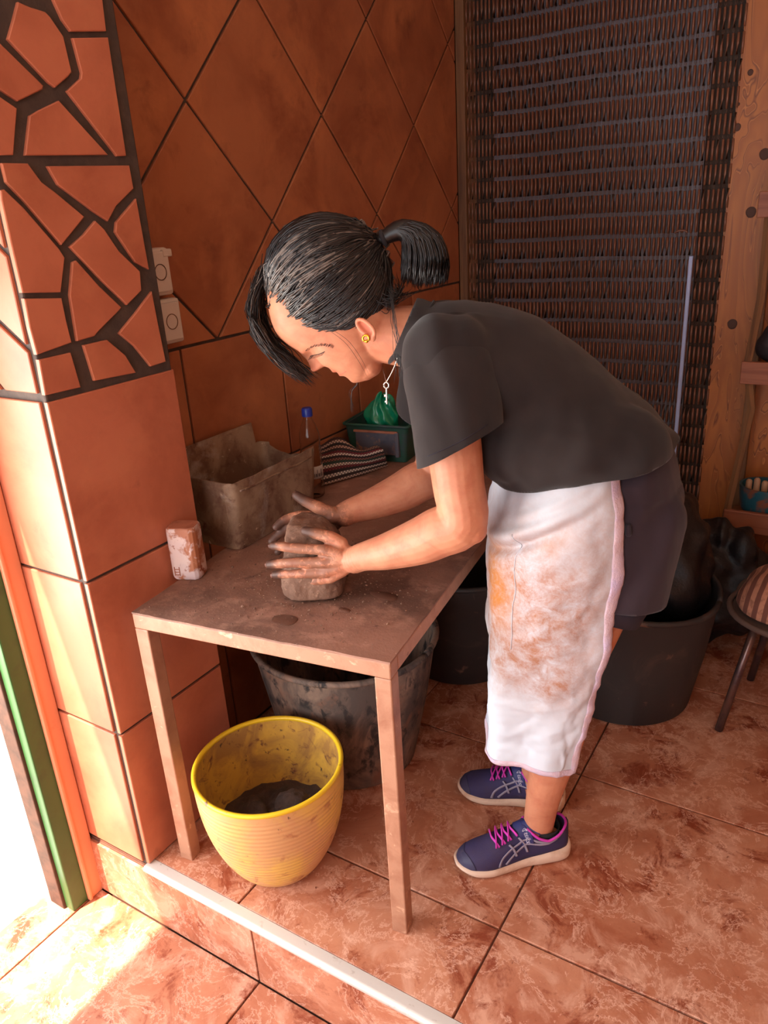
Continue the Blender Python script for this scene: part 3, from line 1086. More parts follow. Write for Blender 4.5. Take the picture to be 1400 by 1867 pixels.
def cont(u, v, inner=0.0):
    """u around the four sides from the near corner anticlockwise, v up"""
    hgt = 0.182
    x1, y1 = -0.175, 0.335
    g_ = 0.012 * v
    r = 0.022
    cx = [(0 + g_ - inner, 0 - g_ + inner), (0 + g_ - inner, y1 + g_ - inner), (x1 - g_ + inner, y1 + g_ - inner), (x1 - g_ + inner, 0 - g_ + inner)]
    s = (u % 1.0) * 4
    k = int(s) % 4
    t = s - int(s)
    a, b2 = np.array(cx[k]), np.array(cx[(k + 1) % 4])
    ln = np.linalg.norm(b2 - a)
    d = (b2 - a) / ln
    q = a + (b2 - a) * t
    # round the corners
    da, db = t * ln, (1 - t) * ln
    nrm = np.array((-d[1], d[0]))
    for dd in (da, db):
        if dd < r:
            q = q + nrm * (r - math.sqrt(max(r * r - (r - dd) ** 2, 0)))
    top = hgt
    if k == 2:
        top = hgt + (0.062 if t > 0.06 else 0.03)
        top = hgt - 0.02 + 0.03 * noise.noise(Vector((t * 5, 1.3, 0))) if t < 0.12 else top
    if k == 1:
        top = hgt - 0.004 - 0.03 * math.sin(math.pi * min(1, max(0, t))) + 0.006 * noise.noise(Vector((t * 9, 0, 0)))
    if k == 0:
        top = hgt + 0.004 * noise.noise(Vector((t * 6, 4, 0)))
    if k == 3:
        top = hgt + 0.002
    return (q[0], q[1], top * v)


cm = MB()
nU, nVv = 160, 14
cm.grid(lambda u, v: cont(u, v), nU, nVv, closed_u=True)
cm.f.append(tuple(i * nVv for i in range(nU))[::-1])
# the back wall is the high one (towards the tiled wall): rotate so that k == 2 lies along x = x1
body = cm.build('shell', M['bin'], bt, smooth=False, solid=0.004, autosmooth=60)
for vv in (0.86,):
    MB().tube([np.array(cont(u, vv)) + np.array((0.0, 0.0, 0.0)) for u in np.linspace(0.02, 0.23, 24)], 0.003, 6).build('rim_ridge', M['bin'], bt, smooth=True)

# white rectangular bottle smeared with clay
wc = thing('clay_smeared_bottle', 'small white ribbed plastic block smeared with clay beside the pier', 'plastic block', (-1.305, 1.152, TOPZ), math.radians(22))


def rrect(hx, hy, r, n=6):
    out = []
    for cx, cy, a0 in ((hx - r, hy - r, 0), (-hx + r, hy - r, 90), (-hx + r, -hy + r, 180), (hx - r, -hy + r, 270)):
        for i in range(n + 1):
            a = math.radians(a0 + 90 * i / n)
            out.append((cx + r * math.cos(a), cy + r * math.sin(a)))
    return out


def prism(mb, rings):
    n = len(rings[0])
    v = [p for r_ in rings for p in r_]
    f = [(k * n + i, k * n + (i + 1) % n, (k + 1) * n + (i + 1) % n, (k + 1) * n + i) for k in range(len(rings) - 1) for i in range(n)]
    f += [tuple(range(n - 1, -1, -1)), tuple((len(rings) - 1) * n + i for i in range(n))]
    mb.add(v, f)
    return mb


def ribbed(hx, hy, r):
    pts = rrect(hx, hy, r, 8)
    out = []
    for i, (x, y) in enumerate(pts):
        k = 1.0
        if 27 <= i <= 35:                        # ribs along the near corner
            k = 1.0 - 0.035 * (i % 3 == 0)
        out.append((x * k, y * k))
    return out


rings = [[(x * s, y * s, z) for x, y in ribbed(0.036, 0.030, 0.016)] for z, s in ((0.0, .90), (0.004, .97), (0.010, 1.0), (0.120, 1.0), (0.127, .98), (0.130, .93))]
prism(MB(), rings).build('body', M['white_can'], wc, autosmooth=40)
prism(MB(), [[(x * s, y * s, z) for x, y in rrect(0.034, 0.028, 0.016, 8)] for z, s in ((0.1295, .95), (0.1315, .92))]).build('top_face', M['can_top'], wc)
lad = MB()                                       # small moulded mark low on the front face
for dx in (-0.006, 0.006):
    lad.box((-0.018 + dx - .0009, -0.0312, 0.012), (-0.018 + dx + .0009, -0.0290, 0.034))
for zz in (0.014, 0.021, 0.028):
    lad.box((-0.024, -0.0311, zz - .0008), (-0.012, -0.0290, zz + .0008))
lad.build('moulded_mark', M['can_top'], wc)

# clay block being shaped
CB = np.array([-1.000, 1.252])
ck = MB()
rr_ = []
for z, hx, hy, ox, oy in ((0.0, .058, .090, 0, 0), (0.006, .068, .100, 0, 0), (0.03, .070, .100, 0, 0), (0.07, .064, .092, -.002, .002), (0.10, .058, .082, -.004, .006), (0.128, .051, .070, -.008, .012), (0.143, .044, .058, -.011, .015), (0.150, .032, .042, -.012, .016)):
    rr_.append([(x + ox, y + oy, z) for x, y in rrect(hx, hy, min(hx, hy) * .62, 9)])
prism(ck, rr_)
me_ = bake(ck.mesh('clay_block'), remesh=0.0035, smooth_it=3)
v_ = verts_np(me_)
n_ = normals_np(me_)
d_ = np.array([0.004 * fbm(p, 14) + 0.0022 * fbm(p, 45) + 0.0010 * fbm(p, 130, 2) for p in v_])
d_[v_[:, 2] < 0.006] *= 0.15
v_ = v_ + n_ * d_[:, None]
v_[:, 2] = np.maximum(v_[:, 2], 0.0)
set_verts(me_, v_)
clay = link('clay_block', me_, M['clay'], None, loc=(CB[0], CB[1], TOPZ), rotz=math.radians(30))
tag(clay, 'upright lump of brown clay pressed between the two hands', 'clay')

# bottle
bo = thing('water_bottle', 'empty clear plastic bottle with a blue cap', 'bottle', (-1.352, 1.722, TOPZ))
prof = [(0.001, 0.002), (0.024, 0.0), (0.030, 0.006), (0.031, 0.02), (0.0305, 0.05), (0.0295, 0.055), (0.031, 0.062), (0.031, 0.10), (0.0295, 0.104), (0.031, 0.11), (0.031, 0.155), (0.0285, 0.162), (0.031, 0.170), (0.029, 0.195), (0.022, 0.220), (0.0135, 0.238), (0.0125, 0.243), (0.0125, 0.262)]
bm_ = MB()
n = 36
bm_.add([(r * math.cos(2 * math.pi * j / n), r * math.sin(2 * math.pi * j / n), z) for r, z in prof for j in range(n)],
        [(i * n + j, i * n + (j + 1) % n, (i + 1) * n + (j + 1) % n, (i + 1) * n + j) for i in range(len(prof) - 1) for j in range(n)])
bm_.build('bottle_body', M['clear'], bo, smooth=True, solid=0.0008)
MB().lathe([(0.0125, 0.247), (0.0155, 0.247), (0.0158, 0.25), (0.0155, 0.268), (0.013, 0.272), (0.001, 0.273)], 28).build('cap', M['cap_blue'], bo, autosmooth=40)
lb = MB()
lb.add([(0.0315 * math.cos(a), 0.0315 * math.sin(a), z) for z in (0.062, 0.100) for a in np.linspace(-1.5, 1.2, 22)], [(i, i + 1, 22 + i + 1, 22 + i) for i in range(21)])
lbo = lb.build('paper_label', M['paper_label'], bo, smooth=True, solid=0.0004)
pr = MB()
for i in range(8):
    a = -0.9 + i * 0.14
    pr.add([(0.0321 * math.cos(q), 0.0321 * math.sin(q), z) for z in (0.068, 0.068 + 0.010 + 0.012 * (i % 3 == 0)) for q in (a, a + (.05 if i % 2 else .09))], [(0, 1, 3, 2)])
pr.build('bar_print', M['label_print'], lbo)

# folded crochet mat
mtb = MB()


MA, MBp = at_z(588, 887, TOPZ + .004), at_z(706, 848, TOPZ + .004)
MC, MD = at_z(584, 806, TOPZ + .105), at_z(688, 819, TOPZ + .070)


def mat_fn(u, v):
    # u up across the stripes, v along them; the mat lies heaped in soft folds
    lo_, hi_ = MA * (1 - v) + MBp * v, MC * (1 - v) + MD * v
    q = lo_ * (1 - u) + hi_ * u
    bul = 0.030 * math.sin(math.pi * u) + 0.016 * math.sin(u * 6.0 + v * 5.0) * u
    q = q + np.array((0.55, -0.60, 0.58)) * bul
    q[2] += 0.016 * math.sin(v * 8.5 - 1.0) * u * u
    return (q[0], q[1], max(q[2], TOPZ + .006))


mtb.grid(mat_fn, 56, 60)
me_ = mtb.mesh('crochet_mat', True)
uvl = me_.uv_layers.new(name='UVMap')
nv_ = 60
for lp in me_.loops:
    i, j = divmod(lp.vertex_index, nv_)
    uvl.data[lp.index].uv = (i / 55, j / 59)
me_ = bake(me_, solid=0.010, smooth=True, solid_offset=0.0)
mo = link('crochet_mat', me_, M['stripes'])
tag(mo, 'folded crochet mat with white, dark and red stripes on the table', 'mat')

# green crate with a crumpled green bag in it
gcr = thing('green_crate', 'dark green plastic crate with a smeared front panel at the far end of the table', 'crate', (-1.365, 2.165, TOPZ), math.radians(8))
cb = MB()
cw, cl_, chh, ct_ = 0.115, 0.085, 0.125, 0.005
for s, z in ((0.86, 0), (1.0, 1)):
    pass


def tray(mb, w, l, h, taper, t, r=0.012):
    def ring(k, z, ins):
        return [(x, y, z) for x, y in rrect(w * k - ins, l * k - ins, max(r - ins, .003), 4)]
    rings = [ring(taper, 0, 0), ring(1, h, 0), ring(1, h, t), ring(taper, t, t)]
    return prism(mb, rings)


tray(cb, cw, cl_, chh, 0.88, ct_).build('crate_body', M['green_crate'], gcr, autosmooth=40)
rim = MB()
rr_ = rrect(cw + .004, cl_ + .004, .014, 4)
rim.tube([(x, y, chh) for x, y in rr_] + [(rr_[0][0], rr_[0][1], chh)], 0.005, 6)
rim.build('rim', M['green_crate'], gcr, smooth=True)
MB().box((-0.075, -cl_ - 0.004, 0.025), (0.075, -cl_ * .9, 0.105)).build('front_panel', M['crate_label'], gcr, bevel=0.004)
MB().box((-0.080, -cl_ - 0.006, 0.100), (0.080, -cl_ * .9, 0.108)).build('panel_ridge', M['can_top'], gcr, bevel=0.002)
MB().box((0.070, -cl_ - 0.007, 0.02), (0.084, -cl_ * .88, 0.105)).build('corner_rib', M['crate_label'], gcr, bevel=0.003)
gb = MB().ball((0, 0, 0), (0.062, 0.05, 0.082), 40, 26)
me_ = gb.mesh('green_bag', True)
v_ = verts_np(me_)
n_ = normals_np(me_)
ang = np.arctan2(v_[:, 1], v_[:, 0])
d_ = np.array([0.010 * math.sin(7 * a + 6 * p[2] * 12) * (0.4 + max(0, p[2] / .08)) + 0.012 * fbm(p, 26) for p, a in zip(v_, ang)])
v_ = v_ + n_ * d_[:, None]
tp = np.clip((v_[:, 2] - 0.01) / 0.09, 0, 1)
v_[:, 0] *= 1 - .45 * tp
v_[:, 1] *= 1 - .35 * tp
v_[:, 0] += 0.010 * tp
set_verts(me_, v_)
gbo = link('green_bag', bake(me_, subsurf=1, smooth=True), M['green_bag'], None, loc=(-1.373, 2.16, TOPZ + 0.128))
tag(gbo, 'crumpled bright green plastic bag stuffed in the dark crate', 'plastic bag')

# ------------------------------------------------------------------ yellow pot under the table
PC = (-1.063, 1.077)
pot = thing('yellow_pot', 'yellow ribbed planter stained with clay standing under the table', 'pot', (PC[0], PC[1], 0.0))
PH, PR = 0.298, 0.177
outer = []
for i in range(191):
    t = i / 190
    r = 0.088 + (PR - 0.088) * (1 - (1 - t) ** 2.3) ** 0.80
    rs_ = r
    r += 0.0006 * math.sin(t * 2 * math.pi * 24) * (1 if .04 < t < .93 else 0)
    outer.append((r, 0.001 + t * PH * .985))
sh_ = MB()
inner = [(max(r - 0.009, .02), z + (0.008 if z < .02 else 0)) for r, z in outer[::-5] if True]
inner = [(0.088 + (PR - 0.088) * (1 - (1 - q) ** 2.3) ** 0.80 - .009, .001 + q * PH * .985 + (.008 if q < .05 else 0)) for q in np.linspace(1, 0, 40)]
nn = 72
po = MB().lathe([(0.0, 0.001)] + outer, nn)
po.f = po.f[:-2]
po.build('outer_wall', M['yellow_pot'], pot, autosmooth=60)
pi = MB()
pi.lathe([(r, z) for r, z in inner] + [(0.0, inner[-1][1])], nn)
pi.f = pi.f[:-2]
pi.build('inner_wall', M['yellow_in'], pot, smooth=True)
MB().lathe([(PR - .0095, PH - .006), (PR - .008, PH + .001), (PR - .003, PH + .003), (PR + .002, PH + .001), (PR + .0025, PH - .004), (PR - .0005, PH - .008)], nn, close=True).build('rim', M['yellow_rim'], pot, smooth=True)
cd = MB()
cd.grid(lambda u, v: ((0.001 + 0.148 * v) * math.cos(2 * math.pi * u), (0.001 + 0.148 * v) * math.sin(2 * math.pi * u), 0.118 + 0.030 * (1 - v) * noise.noise(Vector((5 * v * math.cos(2 * math.pi * u), 5 * v * math.sin(2 * math.pi * u), .7))) + 0.018 * (1 - v * v) + 0.012 * fbm((v * math.cos(2 * math.pi * u), v * math.sin(2 * math.pi * u), 2), 4)), 60, 26, closed_u=True)
cdo = cd.build('clay_heap', M['clay_dark'], None, smooth=True, loc=(PC[0], PC[1], 0))
tag(cdo, 'heap of dark clay in the bottom of the yellow pot', 'clay')
lumps = (((0.030, 0.035, 0.150), (0.048, 0.040, 0.036), 'rounded lump of dark clay on the heap in the yellow pot'), ((-0.045, -0.02, 0.142), (0.036, 0.030, 0.022), 'smaller flat lump of clay on the left of the heap in the pot'))
for k, (c, r, lab) in enumerate(lumps):
    b = MB().ball((0, 0, 0), r, 26, 18)
    me_ = b.mesh('clay_lump', True)
    displace(me_, lambda p: 0.010 * fbm((p[0] + k, p[1], p[2]), 22) + 0.003 * fbm(p, 80))
    o = link('clay_lump', me_, M['clay_dark'], None, loc=(PC[0] + c[0], PC[1] + c[1], c[2]))
    tag(o, lab, 'clay lump', 'clay lumps in the yellow pot')


# ------------------------------------------------------------------ rubber tubs
def tub(label, c, rt, rb, h, material, rimdip=0.0, group='black rubber tubs', ha=2.3, nh=2):
    t = thing('rubber_tub', label, 'tub', (c[0], c[1], 0.0), group=group)
    pr_ = [(rb - 0.01, 0.0), (rb, 0.006), (rb + (rt - rb) * .5 + .004, h * .5), (rt, h)]
    pin = [(rt - 0.008, h), (rb + (rt - rb) * .5 - .004, h * .5), (rb - .008, 0.014)]

    def fn(r, z, a):
        k = z / h
        return (r + rimdip * .3 * k * math.cos(2 * a), z - rimdip * k * math.cos(2 * a + .6) * (z > .3 * h))
    b = MB().lathe([(0.0, 0.0)] + pr_ + pin + [(0.0, 0.014)], 56, fn=fn)
    b.f = b.f[:-2]
    b.build('tub_wall', material, t, autosmooth=50)
    q = [fn(rt, h, a) for a in np.linspace(0, 2 * math.pi, 57)]
    MB().tube([(r * math.cos(a), r * math.sin(a), z) for (r, z), a in zip(q, np.linspace(0, 2 * math.pi, 57))], 0.009, 8).build('rim', material, t, smooth=True)
    for s in (0, math.pi)[:nh]:
        hd = [((rt + .012 + .03 * math.sin(math.pi * i / 12)) * math.cos(s + ha + (i / 12 - .5) * .7), (rt + .012 + .03 * math.sin(math.pi * i / 12)) * math.sin(s + ha + (i / 12 - .5) * .7), h - .005) for i in range(13)]
        MB().tube(hd, 0.010, 8).build('handle', material, t, smooth=True)
    return t


tub('large mud-smeared grey rubber tub behind the yellow pot', (-1.133, 1.516), 0.258, 0.185, 0.40, M['tub_dirty'], 0.004, ha=1.3, nh=1)
tub('black rubber tub in the shade under the far end of the table', (-1.07, 2.12), 0.25, 0.19, 0.39, M['tub_black'], 0.004, ha=1.6)
tub('black rubber tub filled with black plastic behind the person', (-0.515, 2.175), 0.258, 0.205, 0.385, M['tub_black'], 0.012, ha=4.2)


def crumple(name, c, r, label, cat, material, seed, amp=0.04, res=(44, 30), rot=0.0, group=None):
    b = MB().ball((0, 0, 0), r, *res)
    me_ = b.mesh(name, True)
    v_ = verts_np(me_)
    n_ = normals_np(me_)
    d_ = np.array([amp * (abs(noise.noise(Vector((p[0] * 7 + seed, p[1] * 7, p[2] * 7)))) * 1.4 - .4) + amp * .45 * noise.noise(Vector((p[0] * 19, p[1] * 19 + seed, p[2] * 19))) + amp * .6 * noise.noise(Vector((p[0] * 26 + seed, p[1] * 4, p[2] * 9))) for p in v_])
    set_verts(me_, v_ + n_ * d_[:, None])
    me_ = bake(me_, subsurf=1, smooth=True)
    o = link(name, me_, material, None, loc=c, rotz=rot)
    tag(o, label, cat, group)
    return o


crumple('black_bag', (-0.465, 2.235, 0.45), (0.175, 0.175, 0.215), 'crumpled black plastic bag bulging out of the tub behind the person', 'plastic bag', M['black_bag'], 1.7, 0.05)
crumple('black_bag', (-0.33, 2.61, 0.235), (0.17, 0.13, 0.23), 'heap of black plastic sheeting on the floor under the shelf', 'plastic bag', M['black_bag'], 5.1, 0.06)
crumple('dark_sack', (0.06, 2.62, 0.18), (0.15, 0.15, 0.19), 'dark brown sack on the floor behind the striped chair', 'sack', M['clutter'], 3.3, 0.03)

# ------------------------------------------------------------------ striped chair, cut by the right edge
CH = (-0.015, 2.225)
ch = thing('padded_chair', 'tube-legged chair with a brown striped cushion at the right edge', 'chair', (CH[0], CH[1], 0.0), math.radians(-8))
sb = MB().ball((0, 0, 0), (0.20, 0.20, 0.035), 40, 14)
me_ = sb.mesh('seat_base', True)
v_ = verts_np(me_)
v_[:, :2] *= (1 + .12 * np.abs(np.sin(2 * np.arctan2(v_[:, 1], v_[:, 0]))))[:, None]
v_[:, 2] = np.where(v_[:, 2] < 0, v_[:, 2] * .6, v_[:, 2] * .8) + 0.375
set_verts(me_, v_)
link('seat_base', me_, M['outsole'], ch)
cbm = MB().ball((0, 0, 0), (0.185, 0.185, 0.10), 48, 24)
me_ = cbm.mesh('cushion', True)
v_ = verts_np(me_)
v_[:, :2] *= (1 + .13 * np.abs(np.sin(2 * np.arctan2(v_[:, 1], v_[:, 0]))))[:, None]
v_[:, 2] = np.where(v_[:, 2] < 0, v_[:, 2] * .2, v_[:, 2] * (1.0 + 0.5 * np.clip(v_[:, 0] * 4, 0, 1)))
v_[:, 2] += 0.012 * np.array([fbm(p, 9) for p in v_]) + 0.402
set_verts(me_, v_)
link('cushion', me_, M['cushion'], ch)
MB().tube([(0.19 * 1.06 * math.cos(a) * (1 + .12 * abs(math.sin(2 * a))), 0.19 * 1.06 * math.sin(a) * (1 + .12 * abs(math.sin(2 * a))), 0.385) for a in np.linspace(0, 2 * math.pi, 49)], 0.008, 8).build('piping', M['outsole'], ch, smooth=True)
for sx, sy in ((-1, -1), (1, -1), (-1, 1), (1, 1)):
    MB().tube([(sx * 0.115, sy * 0.115, 0.37), (sx * 0.14, sy * 0.14, 0.2), (sx * 0.17, sy * 0.16, 0.0)], 0.0115, 12).build('leg', M['chrome'], ch, smooth=True)
MB().box((-0.11, -0.11, 0.345), (0.11, 0.11, 0.36)).build('seat_bracket', M['chrome'], ch, bevel=0.004)

# ------------------------------------------------------------------ shelf, cut by the right edge
SY = 2.80
sf = thing('wooden_shelf', 'rough wooden shelf unit against the plywood at the right edge', 'shelf', (0, 0, 0))
MB().tube([(-0.318, SY + .02, 1.48), (-0.312, SY + .02, 1.16), (-0.328, SY + .02, 0.95), (-0.300, SY + .02, 0.80), (-0.345, SY + .02, 0.36), (-0.345, SY + .02, 0.0)], 0.014, 6, ref=(0, 1, 0)).build('front_post', M['post_wood'], sf)
MB().box((-0.345, Y_BACK - 0.05, 0.0), (-0.315, Y_BACK - 0.02, 1.55)).build('rear_post', M['post_wood'], sf, bevel=0.003)
MB().box((0.43, SY, 0.0), (0.46, SY + .03, 1.55)).build('front_post', M['post_wood'], sf, bevel=0.003)
for z0, z1, x0 in ((1.410, 1.487, -0.350), (0.885, 0.960, -0.345), (0.350, 0.428, -0.348)):
    MB().box((x0, SY, z0), (0.47, SY + 0.02, z1)).build('front_board', M['shelf_wood'], sf, bevel=0.003)
    MB().box((x0 + .01, SY + 0.02, z0 + .01), (0.47, Y_BACK - 0.02, z0 + .028)).build('shelf_board', M['post_wood'], sf, bevel=0.002)
# what stands on the lowest shelf
tp_ = thing('teal_basket', 'small teal and brown bowl with a curved handle on the lowest shelf', 'bowl', (-0.232, 2.90, 0.378))
MB().lathe([(0.0, 0), (0.05, 0.0), (0.075, 0.04), (0.085, 0.10), (0.086, 0.128), (0.078, 0.128), (0.07, 0.04), (0.0, 0.02)], 32).build('bowl', M['teal'], tp_, autosmooth=50)
MB().tube([(0.10 * math.cos(a) + .03, -0.085, 0.055 - 0.07 * math.sin(a)) for a in np.linspace(0.1, math.pi - .1, 16)], 0.007, 8).build('handle', M['handle_wood'], tp_, smooth=True)
for k in range(4):
    o = thing('wooden_peg', ('pale wooden peg at the left end of the row in the teal bowl', 'pale wooden peg second from the left in the teal bowl', 'pale wooden peg third from the left in the teal bowl', 'pale wooden peg at the right end of the row in the teal bowl')[k], 'peg', (-0.285 + 0.026 * k, 2.885, 0.40), group='pegs in the teal bowl')
    MB().capsule([(0, 0, 0.012), (0, 0, 0.115 + .008 * (k % 2))], 0.011, 10).build('shaft', M['handle_wood'], o, smooth=True)
crumple('wrapped_bundle', (-0.27, 2.90, 1.005), (0.05, 0.05, 0.065), 'dark wrapped bundle on the middle shelf', 'bundle', M['clutter'], 2.2, 0.012, (26, 18))
crumple('wrapped_bundle', (-0.18, 2.885, 1.000), (0.045, 0.05, 0.05), 'greyish wrapped bundle beside the dark one on the middle shelf', 'bundle', M['curtain_back'], 6.2, 0.012, (26, 18))

# ------------------------------------------------------------------ the person
PF = np.array([-0.9, -0.436, 0.0])
PF /= np.linalg.norm(PF)                          # the way she faces
PL = np.array([-PF[1], PF[0], 0.0])               # her left, towards the camera
PO = np.array([-0.99, 1.25, 0.0])
U0 = -0.45                                        # the root stands between the feet
root_loc = PO + PF * U0
person = thing('person', 'person in black t-shirt and stained white apron bending over the table', 'person', tuple(root_loc), math.atan2(PF[1], PF[0]))


def bp(px, py, v):
    """pixel of the photograph -> body point at side offset v (u forward, v left, z up)"""
    r = ray(px, py)
    t = (v - (CPOS - PO) @ PL) / (r @ PL)
    P = CPOS + r * t
    return np.array([(P - PO) @ PF - U0, v, P[2]])


def L(u, v, z):
    return np.array([u - U0, v, z])


# ---- head frame: h up the face, f out of the face
HO = L(-0.1000, 0, 1.3243)
Ht = np.array([0.8449, 0, 0.5349])
Hn = np.array([0.5349, 0, -0.8449])
Hv = np.array([0.0, 1.0, 0.0])


def hp(h, f, v=0.0):
    return HO + Ht * h + Hn * f + Hv * v


def interp(tab, x):
    xs_ = [t[0] for t in tab]
    return [float(np.interp(x, xs_, [t[k] for t in tab])) for k in range(1, len(tab[0]))]


def smooth_tab(tab, n):
    """denser table through Catmull-Rom"""
    A = np.array(tab, float)
    out = []
    for s in np.linspace(0, len(A) - 1, n):
        i = min(int(s), len(A) - 2)
        t = s - i
        p0, p1, p2, p3 = A[max(i - 1, 0)], A[i], A[i + 1], A[min(i + 2, len(A) - 1)]
        out.append(0.5 * ((2 * p1) + (-p0 + p2) * t + (2 * p0 - 5 * p1 + 4 * p2 - p3) * t * t + (-p0 + 3 * p1 - 3 * p2 + p3) * t ** 3))
    return np.array(out)


HEAD = smooth_tab([(-.118, .092, .060, .010), (-.112, .103, .040, .026), (-.102, .113, .022, .036), (-.088, .119, .006, .046), (-.066, .1195, -.012, .055), (-.045, .120, -.030, .0605), (-.02, .1195, -.045, .0655),
                   (.005, .1145, -.058, .069), (.032, .1195, -.068, .071), (.065, .1185, -.074, .072), (.095, .1085, -.074, .070), (.122, .082, -.062, .060), (.145, .045, -.035, .042), (.155, .015, -.005, .012)], 70)
hb = MB()
NT = 72
hv_ = []
for h, ff, fb, w in HEAD:
    cf = (ff + fb) / 2
    for j in range(NT):
        a = 2 * math.pi * j / NT
        c, s = math.cos(a), math.sin(a)
        # front half squarer, so the face is flat and the cheeks full
        pc = math.copysign(abs(c) ** (0.80 if c > 0 else 1.0), c)
        ps = math.copysign(abs(s) ** (0.86), s)
        f = cf + (ff - cf) * pc
        v = w * ps
        # nose
        g_ = lambda x, m_, sd: math.exp(-((x - m_) / sd) ** 2)
        if c > 0:
            ridge = 0.0
            if h < 0.036:
                k = np.interp(h, [-.024, -.019, -.010, -.004, .008, .020, .036], [0, .010, .028, .033, .0225, .0125, .004])
                wd = np.interp(h, [-.024, -.012, 0, .02, .036], [.014, .0125, .0095, .0075, .009])
                ridge = k * g_(v, 0, wd)
            f += ridge
            f += 0.009 * g_(abs(v), 0.0125, .0055) * g_(h, -.013, .008)          # nostril wings
            f -= 0.0085 * g_(abs(v), 0.032, .013) * g_(h, .008, .011)             # eye sockets
            f += 0.0060 * g_(abs(v), 0.031, .010) * g_(h, .003, .0065)            # lids over the eyes
            f += 0.0035 * g_(abs(v), 0.028, .018) * g_(h, .027, .007)             # brow ridge
            f += 0.0040 * g_(abs(v), 0.040, .016) * g_(h, -.022, .016)            # cheeks
            f += 0.0065 * g_(v, 0, .017) * g_(h, -.043, .0055)                    # upper lip
            f -= 0.0030 * g_(v, 0, .022) * g_(h, -.0515, .0022)                   # mouth line
            f += 0.0060 * g_(v, 0, .016) * g_(h, -.060, .006)                     # lower lip
            f -= 0.0030 * g_(v, 0, .018) * g_(h, -.072, .006)
            f += 0.0050 * g_(v, 0, .016) * g_(h, -.089, .010)                     # chin
            f -= 0.0030 * g_(abs(v), .024, .008) * g_(h, -.040, .020)             # fold beside the mouth
        hv_.append(hp(h, f, v))
nH = len(HEAD)
hf_ = [(i * NT + j, i * NT + (j + 1) % NT, (i + 1) * NT + (j + 1) % NT, (i + 1) * NT + j) for i in range(nH - 1) for j in range(NT)]
hf_ += [tuple(range(NT - 1, -1, -1)), tuple((nH - 1) * NT + j for j in range(NT))]
hb.add(hv_, hf_)
# double chin and neck
hb.capsule([hp(-.100, .088), hp(-.104, .075)], [.021, .024], 16, rad2=[.034, .04])
hb.capsule([hp(-.02, -.005), hp(-.085, .010), L(-0.225, 0, 1.262), L(-0.29, 0, 1.235)], [.060, .058, .062, .075], 22, rad2=[.056, .055, .060, .080], ref=(0, 0, 1))
# ears
for s in (1, -1):
    ec = hp(-.064, .008, s * .066)
    pts = []
    for a in np.linspace(-0.3, 2 * math.pi - 1.0, 22):
        pts.append(ec + Ht * (0.021 * math.sin(a) + .002) + Hn * (-0.010 + 0.011 * math.cos(a + .3)) + Hv * s * (0.009 + 0.006 * (1 - math.cos(a)) * .5))
    hb.capsule(pts, .0042, 8)
    hb.capsule([ec + Ht * .016 + Hn * -.012 + Hv * s * .004, ec + Ht * -.014 + Hn * -.006 + Hv * s * .004], [.012, .009], 10, rad2=[.005, .005], ref=Hn)
    hb.ball(ec + Ht * -.019 + Hn * .001 + Hv * s * .010, (.0075, .005, .0075), 10, 8)

# ---- trunk, hidden under the shirt, so that the body is one figure
hb.capsule([L(-.66, 0, .90), L(-.64, 0, .98), L(-.56, 0, 1.06), L(-.46, 0, 1.13), L(-.36, 0, 1.19), L(-.28, 0, 1.24)], [.105, .11, .10, .10, .10, .07], 24, rad2=[.14, .15, .13, .13, .14, .12])
# ---- legs: hip, knee, ankle
for s, toe, heel in ((1, (-.295, .140), (-.567, .066)), (-1, (-.295, -.136), (-.576, -.081))):
    ank = L(heel[0] + (toe[0] - heel[0]) * .255, heel[1] + (toe[1] - heel[1]) * .255 - .002 * s, .085)
    knee = L(-.546, .108 * s, .500)
    hip = L(-.645, .085 * s, .900)
    P = [hip, hip * .5 + knee * .5 + np.array((-.01, .0, .03)), knee + np.array((-.012, 0, .07)), knee, knee * .72 + ank * .28 + np.array((-.008, 0, 0)), knee * .5 + ank * .5 + np.array((-.002, 0, 0)), knee * .22 + ank * .78 + np.array((.002, 0, 0)), ank, ank + np.array((0, 0, -.045))]
    hb.capsule(smooth_tab(P, 34), smooth_tab([(r,) for r in (.080, .078, .066, .058, .056, .050, .040, .036, .034)], 34)[:, 0], 22, rad2=smooth_tab([(r,) for r in (.075, .072, .062, .055, .053, .047, .037, .033, .03)], 34)[:, 0], ref=(1, 0, 0))
    fd = L(toe[0], toe[1], 0) - L(heel[0], heel[1], 0)
    fd /= np.linalg.norm(fd)
    a0 = L(heel[0], heel[1], .05)
    hb.capsule([a0 + fd * .035, a0 + fd * .10 + np.array((0, 0, .005)), a0 + fd * .17 + np.array((0, 0, -.01)), a0 + fd * .22 + np.array((0, 0, -.018))], [.022, .024, .018, .012], 14, rad2=[.020, .024, .026, .020])

# ---- arms. near (left) arm and far (right) arm
SHN, SHF = L(-.305, .138, 1.225), L(-.298, -.138, 1.215)
ELN, WRN = bp(843, 950, .178), bp(646, 1021, .088)
ELF, WRF = bp(790, 862, -.175), bp(628, 938, -.068)


